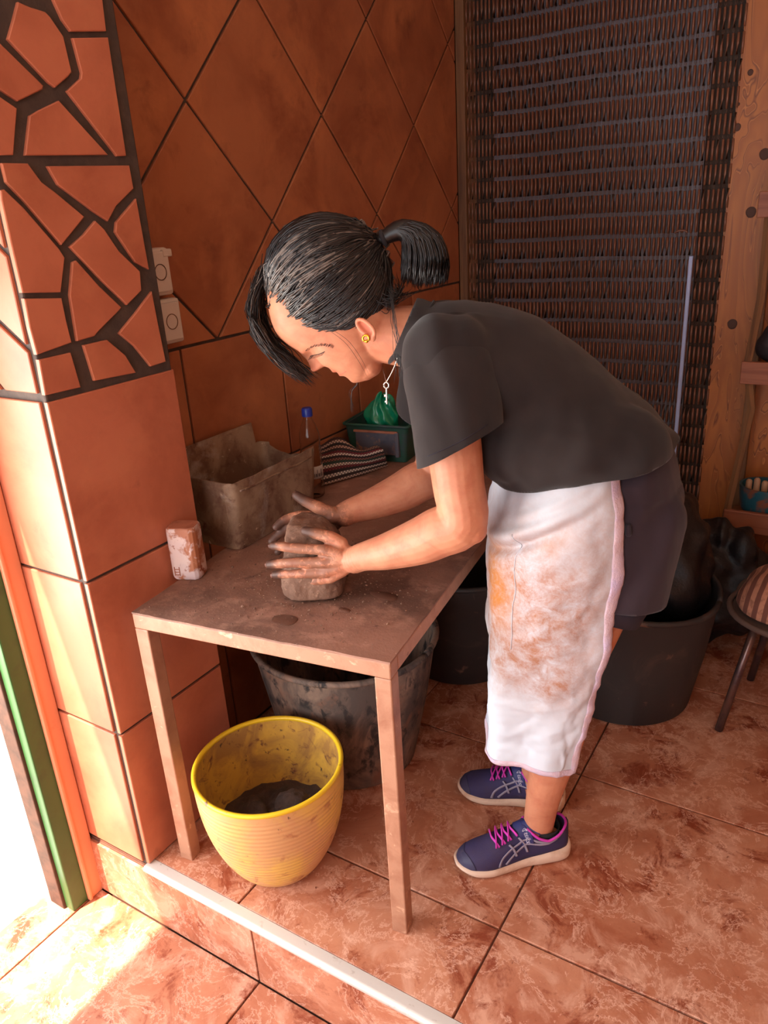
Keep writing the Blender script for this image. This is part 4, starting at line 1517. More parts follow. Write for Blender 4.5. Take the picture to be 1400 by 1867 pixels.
def arm(sh, el, wr, fat=1.0):
    mid = sh * .5 + el * .5
    P = [sh, sh * .72 + el * .28, mid, sh * .25 + el * .75, el, el * .8 + wr * .2 + np.array((0, 0, -.006)), el * .62 + wr * .38 + np.array((0, 0, -.010)), el * .32 + wr * .68 + np.array((0, 0, -.007)), el * .10 + wr * .90, wr]
    ra = np.array([.046, .050, .054, .053, .051, .054, .051, .041, .031, .0285]) * fat
    rb_ = np.array([.044, .049, .052, .050, .049, .050, .047, .038, .031, .030]) * fat
    hb.capsule(smooth_tab(P, 40), smooth_tab([(r,) for r in ra], 40)[:, 0], 22, rad2=smooth_tab([(r,) for r in rb_], 40)[:, 0], ref=(0, 1, 0))


arm(SHN, ELN, WRN)
arm(SHF, ELF, WRF, 0.97)
hb.capsule([ELN + np.array((-.018, .012, -.012)), ELN + np.array((-.010, .01, .03))], [.030, .030], 14)     # point of the elbow


# ---- hands
def finger(P, r0, r1, flat=0.9):
    A = smooth_tab(P, 16)
    k = np.linspace(0, 1, 16)
    rad = r0 + (r1 - r0) * k + 0.0008 * np.exp(-((k - .36) / .08) ** 2) + 0.0006 * np.exp(-((k - .68) / .07) ** 2)
    hb.capsule(A, rad, 12, rad2=rad * flat, ref=(0, 0, 1))


TIPS = []
NAILS = []
# near hand: back of the hand to the camera, four fingers spread along the clay, thumb up
vk = .087
K = {}
K['index'] = [bp(592, 1003, vk), bp(562, 1001, vk - .004), bp(532, 999, vk - .007), bp(511, 996, vk - .014), bp(497, 995, vk - .022)]
K['middle'] = [bp(588, 1025, vk + .004), bp(560, 1026, vk + .001), bp(532, 1026, vk - .003), bp(508, 1028, vk - .010), bp(491, 1029, vk - .018)]
K['ring'] = [bp(593, 1043, vk + .002), bp(568, 1045, vk - .001), bp(540, 1046, vk - .006), bp(518, 1047, vk - .013), bp(501, 1048, vk - .020)]
K['little'] = [bp(603, 1055, vk - .004), bp(585, 1058, vk - .005), bp(563, 1062, vk - .009), bp(548, 1068, vk - .014), bp(535, 1073, vk - .018)]
for k, (r0, r1) in dict(index=(.0124, .0097), middle=(.0126, .0099), ring=(.0121, .0095), little=(.0110, .0085)).items():
    finger(K[k], r0, r1)
    TIPS.append((K[k][-1], .036))
TN = [bp(622, 992, vk - .016), bp(606, 982, vk - .018), bp(590, 977, vk - .020), bp(570, 971, vk - .024), bp(556, 968, vk - .028)]
finger(TN, .0165, .0105, .95)
TIPS.append((TN[-1], .046))
# palm slabs from the wrist to each knuckle
for k, w in dict(index=.0125, middle=.0135, ring=.0130, little=.0115).items():
    hb.capsule([WRN * .86 + K[k][0] * .14, WRN * .45 + K[k][0] * .55 + np.array((0, .002, 0)), K[k][0]], [.017, .0155, w * .95], 12, rad2=[.0165, .0145, w * .88], ref=(0, 0, 1))
hb.capsule([WRN + np.array((.008, -.012, .006)), bp(620, 1000, vk - .016)], [.017, .018], 12)
# far hand: palm towards the clay, thumb up and back, two fingers showing past the clay
vf = -.070
KF = {}
KF['index'] = [bp(578, 940, vf - .004), bp(556, 939, vf), bp(533, 942, vf + .004), bp(515, 950, vf + .012), bp(503, 961, vf + .020)]
KF['middle'] = [bp(577, 952, vf - .006), bp(550, 953, vf - .002), bp(526, 961, vf + .004), bp(508, 974, vf + .012), bp(495, 987, vf + .020)]
KF['ring'] = [bp(580, 966, vf - .006), bp(552, 975, vf - .002), bp(530, 985, vf + .003), bp(516, 996, vf + .010), bp(506, 1006, vf + .018)]
KF['little'] = [bp(588, 976, vf - .004), bp(566, 988, vf), bp(548, 998, vf + .004), bp(536, 1006, vf + .010), bp(528, 1012, vf + .016)]
for k, (r0, r1) in dict(index=(.0118, .0094), middle=(.0120, .0096), ring=(.0115, .0090), little=(.0104, .0080)).items():
    finger(KF[k], r0, r1)
    TIPS.append((KF[k][-1], .055))
    hb.capsule([WRF * .86 + KF[k][0] * .14, WRF * .45 + KF[k][0] * .55, KF[k][0]], [.017, .016, .0125], 12, rad2=[.0165, .0145, .011], ref=(0, 0, 1))
TF = [bp(606, 935, vf + .016), bp(586, 928, vf + .018), bp(569, 920, vf + .018), bp(552, 911, vf + .016), bp(540, 903, vf + .014)]
finger(TF, .0165, .0108, .95)
TIPS.append((TF[-1], .060))
hb.capsule([WRF + np.array((.006, .010, .004)), bp(604, 941, vf + .014)], [.018, .020], 12)

body_me = bake(hb.mesh('body'), remesh=0.0026, smooth_it=3)
V_ = verts_np(body_me)
N_ = normals_np(body_me)
# knuckles, tendons and wrist creases on the near hand
kn = np.zeros(len(V_))
for k in K:
    d = np.linalg.norm(V_ - (K[k][0] + np.array((0, .012, 0))), axis=1)
    kn += 0.0022 * np.exp(-(d / .009) ** 2)
    for q in (2, 3):
        d = np.linalg.norm(V_ - (K[k][q] + np.array((0, .008, 0))), axis=1)
        kn += 0.0008 * np.exp(-(d / .005) ** 2)
for q in np.linspace(-.004, .018, 4):
    c = WRN + (WRN - ELN) / np.linalg.norm(WRN - ELN) * (q - .012)
    ax = (WRN - ELN) / np.linalg.norm(WRN - ELN)
    near = np.linalg.norm(V_ - c, axis=1) < .05
    kn -= np.where(near, 0.0007 * np.exp(-(((V_ - c) @ ax) / .0018) ** 2), 0)
V_ = V_ + N_ * kn[:, None]
set_verts(body_me, V_)
# clay dirt on the hands, warmer colour on lips and ears
dirt = np.zeros(len(V_))
for c, r in TIPS:
    d = np.linalg.norm(V_ - c, axis=1)
    dirt = np.maximum(dirt, np.clip(1.35 - d / r, 0, 1))
pal = bp(600, 950, vf)                            # far palm
d = np.linalg.norm(V_ - pal, axis=1)
dirt = np.maximum(dirt, np.where(V_[:, 1] < 0, np.clip(1.7 - d / .045, 0, 1), 0))
nh = np.linalg.norm(V_ - bp(560, 1020, vk), axis=1)
dirt = np.maximum(dirt, np.where(V_[:, 1] > .03, np.clip(1.3 - nh / .075, 0, .60), 0))
dirt = np.maximum(dirt, np.clip(1 - np.linalg.norm(V_ - TN[2], axis=1) / .03, 0, .8))
at_ = body_me.attributes.new('dirt', 'FLOAT', 'POINT')
at_.data.foreach_set('value', dirt)
fl_ = np.zeros(len(V_))
Q = V_ - HO
qh, qf, qv = Q @ Ht, Q @ Hn, V_[:, 1]
fl_ = np.maximum(fl_, np.exp(-((qh + .052) / .010) ** 2) * np.exp(-(qv / .022) ** 2) * (qf > .11))
fl_ = np.maximum(fl_, .55 * np.exp(-((qh + .062) / .03) ** 2) * np.exp(-((np.abs(qv) - .076) / .008) ** 2) * np.exp(-((qf + .004) / .02) ** 2))
fl_ = np.maximum(fl_, .35 * np.exp(-((qh + .008) / .014) ** 2) * np.exp(-(qv / .018) ** 2) * (qf > .11))
at_ = body_me.attributes.new('flush', 'FLOAT', 'POINT')
at_.data.foreach_set('value', fl_)
body_ob = link('body', body_me, M['skin'], person)

# fingernails of the near hand
for k in ('index', 'middle', 'ring', 'little'):
    a, b_ = K[k][-1], K[k][-2]
    ax = (a - b_) / np.linalg.norm(a - b_)
    c = a + ax * .002
    nb = MB()
    out = np.cross(ax, np.array((0, 0, 1.0)))
    if out[1] < 0:
        out = -out
    out /= np.linalg.norm(out)
    up = np.cross(ax, out)
    nb.grid(lambda u, v: c + ax * (v * .011 - .005) + up * ((u - .5) * .0095) + out * (.0078 - .006 * (u - .5) ** 2 - .0016 * v), 7, 6)
    nb.build('fingernail', M['skin_nail'], body_ob, smooth=True, solid=0.0006)

# closed lids, lashes and brows, laid on the skin
from mathutils.bvhtree import BVHTree
CL = np.array([(CPOS - PO) @ PF - U0, (CPOS - PO) @ PL, CPOS[2]])
_bm = bmesh.new()
_bm.from_mesh(body_me)
_bvb = BVHTree.FromBMesh(_bm)
_bm.free()


def on_skin(px, py):
    q, n_, _, _ = _bvb.ray_cast(Vector(CL), Vector(bp(px, py, .2) - CL))
    return (np.array(q), np.array(n_)) if q is not None else (None, None)


for s in (1, -1):
    flip = np.array((1.0, s, 1.0))
    eb = MB()
    for px, py in smooth_tab([(557, 641), (566, 635), (580, 631), (594, 631), (606, 634)], 46):
        for _k in range(1):
            p, n_ = on_skin(px + random.uniform(-.8, .8), py + random.uniform(-1.6, 1.6))
            if p is None or p[1] < .004:
                continue
            d = np.array((-.35, .75, .45)) - n_ * (np.array((-.35, .75, .45)) @ n_)
            d /= np.linalg.norm(d)
            eb.tube([p * flip, (p + d * .003 + n_ * .0009) * flip, (p + d * .0065 + n_ * .0006) * flip], [.0004, .0004, .0002], 4)
    eb.build('eyebrow', M['lash'], body_ob)
    lb = MB()
    line = []
    for k, (px, py) in enumerate(smooth_tab([(566, 649), (574, 647), (583, 645), (592, 641)], 30)):
        p, n_ = on_skin(px, py)
        if p is None or p[1] < .004:
            continue
        line.append((p + n_ * .0003) * flip)
        if k % 2 == 0:
            lb.tube([p * flip, (p + n_ * .003 + np.array((.002, 0, -.003))) * flip, (p + n_ * .005 + np.array((.004, 0, -.005))) * flip], [.0004, .0003, .0002], 4)
    if len(line) > 3:
        lb.tube(line, .0008, 5)
    lb.build('eyelashes', M['lash'], body_ob)
ml = []
for px, py in smooth_tab([(611, 684), (617, 683), (624, 681), (631, 677)], 16):
    p, n_ = on_skin(px, py)
    if p is not None:
        ml.append(p - n_ * .0002)
if len(ml) > 3:
    MB().tube(ml + [q * np.array((1, -1, 1)) for q in ml[::-1]], .0009, 5).build('mouth_line', M['lip'], body_ob, smooth=True)

# ---- earring and necklace
er = bp(667, 617, .080)
es = MB()
es.tube([er + Ht * (.006 * math.sin(a)) + Hn * (.006 * math.cos(a)) for a in np.linspace(0, 2 * math.pi, 19)], .0022, 8, ref=(0, 1, 0))
es.ball(er - Ht * .004 + Hn * .004, .0036, 10, 8)
es.build('earring', M['gold'], person, smooth=True)
pend = bp(704, 697, .035)
nk = [bp(727, 640, .062), bp(722, 660, .058), bp(714, 679, .046), pend]
nk2 = [bp(697, 668, -.03), bp(700, 680, .005), pend]
nc = MB()
nc.tube(smooth_tab(nk, 14), .0011, 6)
nc.tube(smooth_tab(nk2, 10), .0011, 6)
nco = nc.build('necklace', M['silver'], person, smooth=True)
pm = MB()
pm.tube([pend + np.array((.005 * math.cos(a), 0, -.006 + .006 * math.sin(a))) for a in np.linspace(0, 2 * math.pi, 17)], .0018, 6, ref=(0, 1, 0))
pm.capsule([pend + np.array((0, 0, -.012)), pend + np.array((.001, 0, -.044))], [.0022, .0016], 8)
pm.box(pend + np.array((-.001, -.001, -.030)), pend + np.array((.006, .001, -.024)))
pm.box(pend + np.array((-.001, -.001, -.042)), pend + np.array((.005, .001, -.037)))
pm.build('pendant', M['silver'], nco, smooth=True)


# ------------------------------------------------------------------ clothes
def cloth(name, mb, material, cuts, res=0.006, it=8, wrinkle=None, thick=0.003, parent=person):
    me_ = bake(mb.mesh(name), remesh=res, smooth_it=it)
    if wrinkle:
        displace(me_, wrinkle)
    bm = bmesh.new()
    bm.from_mesh(me_)
    for co, no in cuts:
        if callable(no):
            no(bm)
            continue
        geom = bm.verts[:] + bm.edges[:] + bm.faces[:]
        bmesh.ops.bisect_plane(bm, geom=geom, dist=1e-5, plane_co=Vector(co), plane_no=Vector(no), clear_outer=True)
    bm.to_mesh(me_)
    bm.free()
    me_ = bake(me_, solid=thick, smooth=True)
    return link(name, me_, material, parent)


def local_cut(c, axis, rad):
    """open a tube end: cut beyond plane c/axis, only within rad of c"""
    def run(bm):
        cv, av = Vector(c), Vector(axis).normalized()
        def near(f):
            d = f.calc_center_median() - cv
            al = d.dot(av)
            return -.03 < al < rad and (d - av * al).length < .105
        fs = [f for f in bm.faces if near(f)]
        es_ = list({e for f in fs for e in f.edges})
        vs = list({v for f in fs for v in f.verts})
        bmesh.ops.bisect_plane(bm, geom=vs + es_ + fs, dist=1e-5, plane_co=cv, plane_no=av)
        kill = [f for f in bm.faces if near(f) and (f.calc_center_median() - cv).dot(av) > 1e-5]
        bmesh.ops.delete(bm, geom=kill, context='FACES')
    return run


ts = MB()
C_ = [L(-.690, 0, .95), L(-.640, 0, .99), L(-.578, 0, 1.040), L(-.475, 0, 1.118), L(-.375, 0, 1.186), L(-.305, 0, 1.232), L(-.245, 0, 1.268)]
ts.capsule(smooth_tab(C_, 28), smooth_tab([(r,) for r in (.118, .130, .136, .140, .139, .112, .066)], 28)[:, 0], 40, rad2=smooth_tab([(r,) for r in (.192, .200, .196, .180, .172, .165, .092)], 28)[:, 0], ref=(0, 0, 1))
ts.capsule([L(-.36, -.06, 1.10), L(-.40, 0, 1.08), L(-.36, .06, 1.10)], [.075, .08, .075], 18)                 # chest falling forward
ts.capsule([L(-.465, -.092, 1.058), L(-.450, 0, 1.053), L(-.465, .092, 1.058)], [.110, .112, .110], 22)                                              # belly
for s in (1, -1):
    ts.capsule([L(-.47, .094 * s, 1.060), L(-.55, .104 * s, 1.055), L(-.63, .100 * s, 1.035)], [.108, .108, .104], 22)   # loose sides
SLN, SLF = bp(838, 812, .190), L(-.262, -.190, 1.060)
for sh, sl, w in ((L(-.312, .118, 1.243), SLN, 1.0), (L(-.300, -.118, 1.238), SLF, 1.0)):
    d = (sl - sh) / np.linalg.norm(sl - sh)
    ts.capsule([sh, sh * .78 + sl * .22], [.088 * w, .084 * w], 28, rad2=[.078 * w, .075 * w], ref=(1, 0, 0))


def shirt_wrinkle(p):
    w = 0.0080 * fbm((p[0], p[1] * .6, p[2]), 7)
    # crease between chest and sleeve, folds fanning from the armpit
    if p[1] > .05:
        w -= 0.012 * math.exp(-((p[0] - .235 - .10 * (1.15 - p[2])) / .012) ** 2) * math.exp(-((p[2] - 1.13) / .07) ** 2)
    # soft diagonal pulls from the armpit and across the waist
    w += 0.0042 * math.sin((p[0] * .75 + p[2] * .66) * 62 + 2.2 * fbm(p, 5)) * math.exp(-((p[2] - 1.0) / .09) ** 2)
    w += 0.0032 * math.sin((p[0] * .9 - p[2] * .44) * 70 + 2 * fbm(p, 6)) * math.exp(-((p[0] - .13) / .07) ** 2) * (p[1] > .08)
    return w


hem_co = L(-.45, 0, .986)
hem_no = np.array((-.196, 0, -.981))
shd = (SLN - L(-.312, .118, 1.243))
shf = (SLF - L(-.300, -.118, 1.238))
nk_c = hp(-.118, .028)
cut_n = bp(836, 812, .190)
# the near sleeve hem tips up towards the back
shd_t = np.array((-0.45, 0.16, -0.88))
tee = cloth('t_shirt', ts, M['cloth_dark'], [(hem_co, hem_no), (None, local_cut(L(-.222, 0, 1.280), (.86, 0, .42), .12))], 0.0055, 14, shirt_wrinkle)
# rib of the neckline and the hems
cl = MB()
def sleeve_wrinkle(p):
    w = 0.004 * fbm((p[0], p[1] * .6, p[2] * .8), 9)
    w += 0.0028 * math.sin((p[0] * .95 - p[2] * .30) * 66 + 2.5 * fbm(p, 6)) * math.exp(-((p[0] - .17) / .06) ** 2)
    return w


for sh, sl, no in ((L(-.312, .118, 1.243), SLN, shd_t), (L(-.300, -.118, 1.238), SLF, shf)):
    d = (sl - sh) / np.linalg.norm(sl - sh)
    sm_ = MB()
    s0 = sh * .80 + sl * .20
    sm_.capsule([s0, sh * .5 + sl * .5, sl, sl + d * .07], [.089, .088, .085, .083], 30, rad2=[.079, .078, .077, .076], ref=(1, 0, 0))
    slv = cloth('sleeve', sm_, M['cloth_dark'], [(sl, no)], 0.0055, 6, sleeve_wrinkle, parent=tee)
    if sl[1] > 0:
        _bm = bmesh.new()
        _bm.from_mesh(slv.data)
        _bv = BVHTree.FromBMesh(_bm)
        _bm.free()
        pp = []
        for px, py in smooth_tab([(780, 832), (810, 819), (850, 799), (888, 774)], 40):
            q, n_, _, _ = _bv.ray_cast(Vector(CL), Vector(bp(px, py, .2) - CL))
            if q is not None:
                pp.append(np.array(q) + np.array(n_) * .0006)
        if len(pp) > 4:
            MB().tube(pp, .0009, 5).build('hem_stitch', M['lining'], tee, smooth=True)
pts = []
for a in np.linspace(0, 2 * math.pi, 41):
    pts.append(L(-.224, 0, 1.274) + np.array((-.40, 0, .84)) * (.075 * math.cos(a) + .0) + Hv * .080 * math.sin(a) + np.array((.86, 0, .42)) * (-.012 + .020 * math.cos(a + math.pi)))
cl.tube(pts, .0060, 8, rad2=.0035)
cl.build('neck_rib', M['cloth_dark'], tee, smooth=True)

# shorts: two wide legs over a seat
so = MB()
so.capsule(smooth_tab([L(-.60, 0, 1.05), L(-.640, 0, .98), L(-.655, 0, .90), L(-.650, 0, .84)], 14), [.118] * 4 + [.124] * 4 + [.128] * 6, 36, rad2=[.150] * 4 + [.165] * 6 + [.160] * 4, ref=(1, 0, 0))
for s in (1, -1):
    so.capsule(smooth_tab([L(-.652, .082 * s, .90), L(-.640, .095 * s, .82), L(-.632, .102 * s, .72), L(-.622, .104 * s, .62)], 14), [.128, .127, .126, .125, .123, .121, .119, .117, .115, .113, .111, .110, .108, .106], 30, rad2=[.084] * 14, ref=(1, 0, 0), )


def short_wrinkle(p):
    return 0.005 * fbm((p[0] * 1.6, p[1] * 1.6, p[2] * .5), 6) + 0.003 * math.sin(p[0] * 60 + p[2] * 22 + 3 * fbm(p, 4)) * (p[2] < .95)


shorts = cloth('shorts', so, M['shorts'], [(L(-.62, .1, .728), np.array((.10, .0, -1.0))), (L(-.62, 0, 1.085), np.array((-.1, 0, 1.0)))], 0.006, 6, short_wrinkle)
# dark lining showing under each hem
for s in (1, -1):
    ln = MB()
    ln.tube([L(-.628, .100 * s, .74), L(-.622, .102 * s, .72), L(-.612, .104 * s, .695 if s > 0 else .685)], [.092, .090, .088], 28, rad2=[.076, .074, .072], ref=(1, 0, 0), caps=False)
    ln.build('lining', M['lining'], shorts, smooth=True, solid=0.003)
bt_ = bp(1146, 962, .175)
MB().capsule([bt_ + np.array((0, -.004, 0)), bt_ + np.array((0, .002, -.012))], .006, 10).build('pocket_toggle', M['shorts'], shorts, smooth=True)

# apron: half skirt wrapped round the front, open at the back
AZ0, AZ1 = 0.305, 1.000


def apron_xy(t):
    """t 0..1 from the near side edge round the front to the far side edge"""
    a = math.radians(-128 + 256 * t)              # 0 = straight ahead
    cu, sv = math.cos(a), math.sin(a)
    cu = math.copysign(abs(cu) ** .82, cu)
    sv = math.copysign(abs(sv) ** .82, sv)
    return cu, -sv


def apron_pt(t, q):
    """q 0 top .. 1 hem"""
    cu, sv = apron_xy(t)
    zt = 0.990 + .046 * max(0, min(1, (.75 - cu) / 1.2))
    zb = AZ0 + .030 * max(0, -sv) + 0.012 * math.sin(t * 9)
    z = zt + (zb - zt) * q
    cx = np.interp(q, [0, .12, .3, .6, 1], [-.545, -.548, -.552, -.545, -.520])
    ru = np.interp(q, [0, .12, .3, .6, 1], [.132, .160, .172, .166, .140])
    rv = np.interp(q, [0, .12, .3, .6, 1], [.186, .208, .216, .196, .165])
    if cu < 0:
        ru *= .85 - .45 * q
    x, y = cx + ru * cu, rv * sv
    # hanging folds grow towards the hem, crumpled creases around the middle
    fold = 0.011 * q * math.sin(t * 19 + 1.2 * math.sin(q * 3)) + 0.006 * q * math.sin(t * 33 + 2)
    crm = 0.0080 * fbm((t * 1.4, q * 1.6, 3.3), 4.2) + 0.0050 * (1 - abs(fbm((t * 2 + 4, q * 2.6, 1.3), 4.0)) * 2) * q
    # drag folds under the shirt
    drag = 0.014 * math.exp(-((q - (.085 + .34 * (t - .16))) / .020) ** 2) * math.exp(-((t - .28) / .15) ** 2) - 0.018 * math.exp(-((q - (.125 + .38 * (t - .16))) / .018) ** 2) * math.exp(-((t - .30) / .14) ** 2)
    drag += 0.008 * math.exp(-((q - (.035 + .30 * (t - .12))) / .016) ** 2) * math.exp(-((t - .22) / .10) ** 2)
    r = fold + crm + drag
    n_ = np.array((cu / max(ru, .05), sv / rv))
    n_ /= np.linalg.norm(n_)
    return L(x + n_[0] * r, y + n_[1] * r, z)


NA, NQ = 150, 150
am = MB().grid(apron_pt, NA, NQ)
me_ = am.mesh('apron', True)
st = np.zeros(NA * NQ)
oc = np.zeros(NA * NQ)
for i in range(NA):
    for j in range(NQ):
        t, q = i / (NA - 1), j / (NQ - 1)
        n1 = fbm((t * 3, q * 3, 7.7), 2.2)
        s_ = math.exp(-((q - .42) / .30) ** 2) * math.exp(-((t - .30) / .26) ** 2) * 1.35
        s_ += .55 * math.exp(-((q - .66) / .09) ** 2) * math.exp(-((t - .17) / .09) ** 2)
        s_ *= 1 / (1 + math.exp((q - .70 - .25 * (.30 - t)) * 26))
        st[i * NQ + j] = max(0, min(1, s_ + .25 * n1 * (s_ > .12)))
        dd = ((q - (.26 + (.44 - t) * .95)) / .10) ** 2 + ((t - .385) / .075) ** 2
        oc[i * NQ + j] = max(0, min(.92, 1.15 * math.exp(-dd) + .35 * math.exp(-((q - .17) / .04) ** 2 - ((t - .20) / .05) ** 2)))
me_.attributes.new('stain', 'FLOAT', 'POINT').data.foreach_set('value', st)
me_.attributes.new('ochre', 'FLOAT', 'POINT').data.foreach_set('value', oc)
me_ = bake(me_, solid=0.0022, smooth=True, solid_offset=0.0)
apron = link('apron', me_, M['apron'], person)
# terry binding along the side edges and the hem
def band(u, v, kind):
    if kind == 0:
        t, q = .046 * u, v
    elif kind == 1:
        t, q = v, 1.004 - .024 * u
    else:
        t, q = 1 - .046 * u, v
    p = apron_pt(t, q)
    c_ = np.array((p[0] - (-.54 - U0), p[1], 0))
    c_ /= np.linalg.norm(c_)
    e = 0.0030 * math.sin(math.pi * min(1, max(0, u * .9 + .05))) + .0008 * noise.noise(Vector(p) * 160)
    return p + c_ * (0.0015 + e)


for kind in (0, 1, 2):
    MB().grid(lambda u, v: band(u, v, kind), 8, 140).build('binding', M['binding'], apron, smooth=True, solid=0.0035)
fs = MB()                                         # centre stitch line
fs.tube([apron_pt(.30 + .012 * q, q) + np.array((.001, .0016, 0)) for q in np.linspace(.13, .52, 50)], .0008, 5)
fs.build('stitch_line', M['apron'], apron, smooth=True)
wb_ = MB()                                        # waistband
wb_.tube([apron_pt(t, 0.0) + np.array((0, 0, .004)) for t in np.linspace(0, 1, 70)], .012, 8, rad2=.004, ref=(0, 0, 1))
wb_.build('waistband', M['apron'], apron, smooth=True)

# ------------------------------------------------------------------ shoes
SH_LEN = 0.278


def make_shoe(toe, heel, side_logo, label):
    """shoe frame: s 0 heel .. 1 toe, w across (left positive)"""
    h0, t0 = L(heel[0], heel[1], 0), L(toe[0], toe[1], 0)
    ax = (t0 - h0)
    ax[2] = 0
    ax /= np.linalg.norm(ax)
    lf = np.array((-ax[1], ax[0], 0))
    out = 1 if heel[1] > 0 else -1                # outer side of the foot
    par = bpy.data.objects.new('shoe', None)
    par.empty_display_size = 0.03
    COL.objects.link(par)
    par.parent = person

    W = smooth_tab([(0, .012), (.03, .026), (.10, .033), (.25, .034), (.42, .033), (.60, .042), (.75, .047), (.88, .041), (.96, .026), (1.0, .008)], 80)
    ws = np.linspace(0, 1, 80)

    def half(s):
        return float(np.interp(s, W[:, 0], W[:, 1]))

    def mid(s):
        return out * (-.006 * math.sin(math.pi * s)) * 0.5 + out * 0.004 * math.sin(math.pi * s * 1.0)

    TOPT = [(0, .09), (.30, .112), (.42, .108), (.50, .097), (.62, .082), (.75, .068), (.88, .057), (.96, .046), (1, .030)]
    SOLE = [(0, .046), (.06, .046), (.2, .041), (.45, .031), (.7, .027), (.9, .029), (1.0, .032)]
    SBOT = [(0, .012), (.05, .003), (.12, 0), (.72, 0), (.85, .004), (1.0, .020)]

    def P(s, w, z):
        return h0 + ax * (s * SH_LEN) + lf * (w + mid(s)) + np.array((0, 0, z))

    PHO = .36

    def upper(s, ph, off=0.0):
        """ph -1..1 from right sole edge over the top to the left sole edge"""
        hw = half(s) * .95 + off
        zt = float(np.interp(s, [a for a, _ in TOPT], [b for _, b in TOPT])) + off
        zs = float(np.interp(s, [a for a, _ in SOLE], [b for _, b in SOLE])) - .006
        sg = 1 if ph >= 0 else -1
        # vamp: a dome
        a = ph * math.pi / 2
        e = np.interp(s, [0, .3, .45, .7, 1], [.6, .6, .6, .75, .85])
        k = abs(math.cos(a)) ** e
        nar = np.interp(s, [0, .42, .6], [.9, .86, 1.0])
        dw, dz = hw * math.copysign(abs(math.sin(a)) ** .9, a) * (1 - (1 - nar) * k), zs + (zt - zs) * k
        # quarter: walls that rise round the ankle
        q = min(1.0, (1 - abs(ph)) / (1 - PHO))
        wc = .039 * math.sqrt(max(0.02, 1 - ((s - .215) / .195) ** 2)) + off
        zc = float(np.interp(s, [0, .04, .12, .22, .30, .40], [.098, .098, .086, .078, .086, .108])) + off * .3
        inn = max(0.0, (PHO - abs(ph)) / PHO)
        ww, wz = sg * (hw + (wc - hw) * q ** 1.6) * (1 - inn), zs + (zc - zs) * math.sin(q * math.pi / 2) ** .85
        b = min(1.0, max(0.0, (s - .36) / .10))
        b = b * b * (3 - 2 * b)
        return P(s, ww * (1 - b) + dw * b, wz * (1 - b) + dz * b)

    # upper, left open on top where the ankle goes in
    ub = MB()
    nS, nP = 60, 44
    vs = [upper(i / (nS - 1), -1 + 2 * j / (nP - 1)) for i in range(nS) for j in range(nP)]
    fs_ = []
    for i in range(nS - 1):
        for j in range(nP - 1):
            s = (i + .5) / (nS - 1)
            ph = -1 + 2 * (j + .5) / (nP - 1)
            if .02 < s < .385 and abs(ph) < PHO:
                continue
            fs_.append((i * nP + j, (i + 1) * nP + j, (i + 1) * nP + j + 1, i * nP + j + 1))
    ub.add(vs, fs_)
    ub.build('upper', M['navy'], par, smooth=True, solid=0.003)
    # toe cap and heel counter skins
    for s0, s1, p0, p1, mt_, nm in ((.86, .995, -.98, .98, M['toe_cap'], 'toe_cap'), (.40, .47, -.80, .80, M['navy_strap'], 'strap')):
        b = MB()
        if nm == 'toe_cap':
            b.grid(lambda u, v: upper(s0 + (s1 - s0) * u - .07 * (1 - abs(-1 + 2 * v)) * (1 - u) * -1, p0 + (p1 - p0) * v, .0012), 14, 40)
        else:
            b.grid(lambda u, v: upper(.395 + .105 * u - .06 * abs(-1 + 2 * v), p0 + (p1 - p0) * v, .0030), 10, 40)
        b.build(nm, mt_, par, smooth=True, solid=0.0016)
    # tongue and pink-lined collar
    tg = MB()
    tg.grid(lambda u, v: upper(.33 + .10 * u, (-.42 + .84 * v), .001) + np.array((0, 0, .016 * (1 - u) * math.sin(math.pi * v))) - ax * .012 * (1 - u), 10, 16)
    tg.build('tongue', M['navy_strap'], par, smooth=True, solid=0.004)
    ring = [upper(s, PHO, .0005) for s in np.linspace(.39, .03, 22)] + [upper(.022, ph, .0005) for ph in (.25, .12, 0, -.12, -.25)] + [upper(s, -PHO, .0005) for s in np.linspace(.03, .39, 22)]
    MB().tube(ring, .0032, 8).build('collar', M['pink'], par, smooth=True)
    MB().tube([P(.225, 0, .05), P(.225, 0, .080), P(.222, 0, .094)], [.040, .041, .0415], 26, rad2=[.032, .0335, .0345], ref=ax, caps=False).build('sock', M['sock'], par, smooth=True, solid=.002)
    # sole
    so_ = MB()
    nS = 64
    rows = []
    for i in range(nS):
        s = i / (nS - 1)
        hw = half(s) + .0035
        zt = float(np.interp(s, [a for a, _ in SOLE], [b for _, b in SOLE]))
        zb = float(np.interp(s, [a for a, _ in SBOT], [b for _, b in SBOT]))
        s2 = -.022 + 1.040 * s
        flare = 1.06
        rows.append([P(s2, -hw * .96, zt), P(s2, -hw * flare, (zt * .55 + zb * .45)), P(s2, -hw * .98, zb + .004), P(s2, -hw * .88, zb), P(s2, hw * .88, zb), P(s2, hw * .98, zb + .004), P(s2, hw * flare, (zt * .55 + zb * .45)), P(s2, hw * .96, zt)])
    vs = [p for r in rows for p in r]
    fs_ = [(i * 8 + j, i * 8 + (j + 1) % 8, (i + 1) * 8 + (j + 1) % 8, (i + 1) * 8 + j) for i in range(nS - 1) for j in range(8)]
    fs_ += [tuple(range(7, -1, -1)), tuple((nS - 1) * 8 + j for j in range(8))]
    so_.add(vs, fs_)
    so_.build('sole', M['sole'], par, smooth=True, bevel=0.0, subsurf=1)
    os_ = MB()
    rows = []
    for i in range(nS):
        s = i / (nS - 1)
        hw = half(s) * .92
        zb = float(np.interp(s, [a for a, _ in SBOT], [b for _, b in SBOT]))
        s2 = -.018 + 1.034 * s
        rows.append([P(s2, -hw, zb + .004), P(s2, -hw, zb), P(s2, hw, zb), P(s2, hw, zb + .004)])
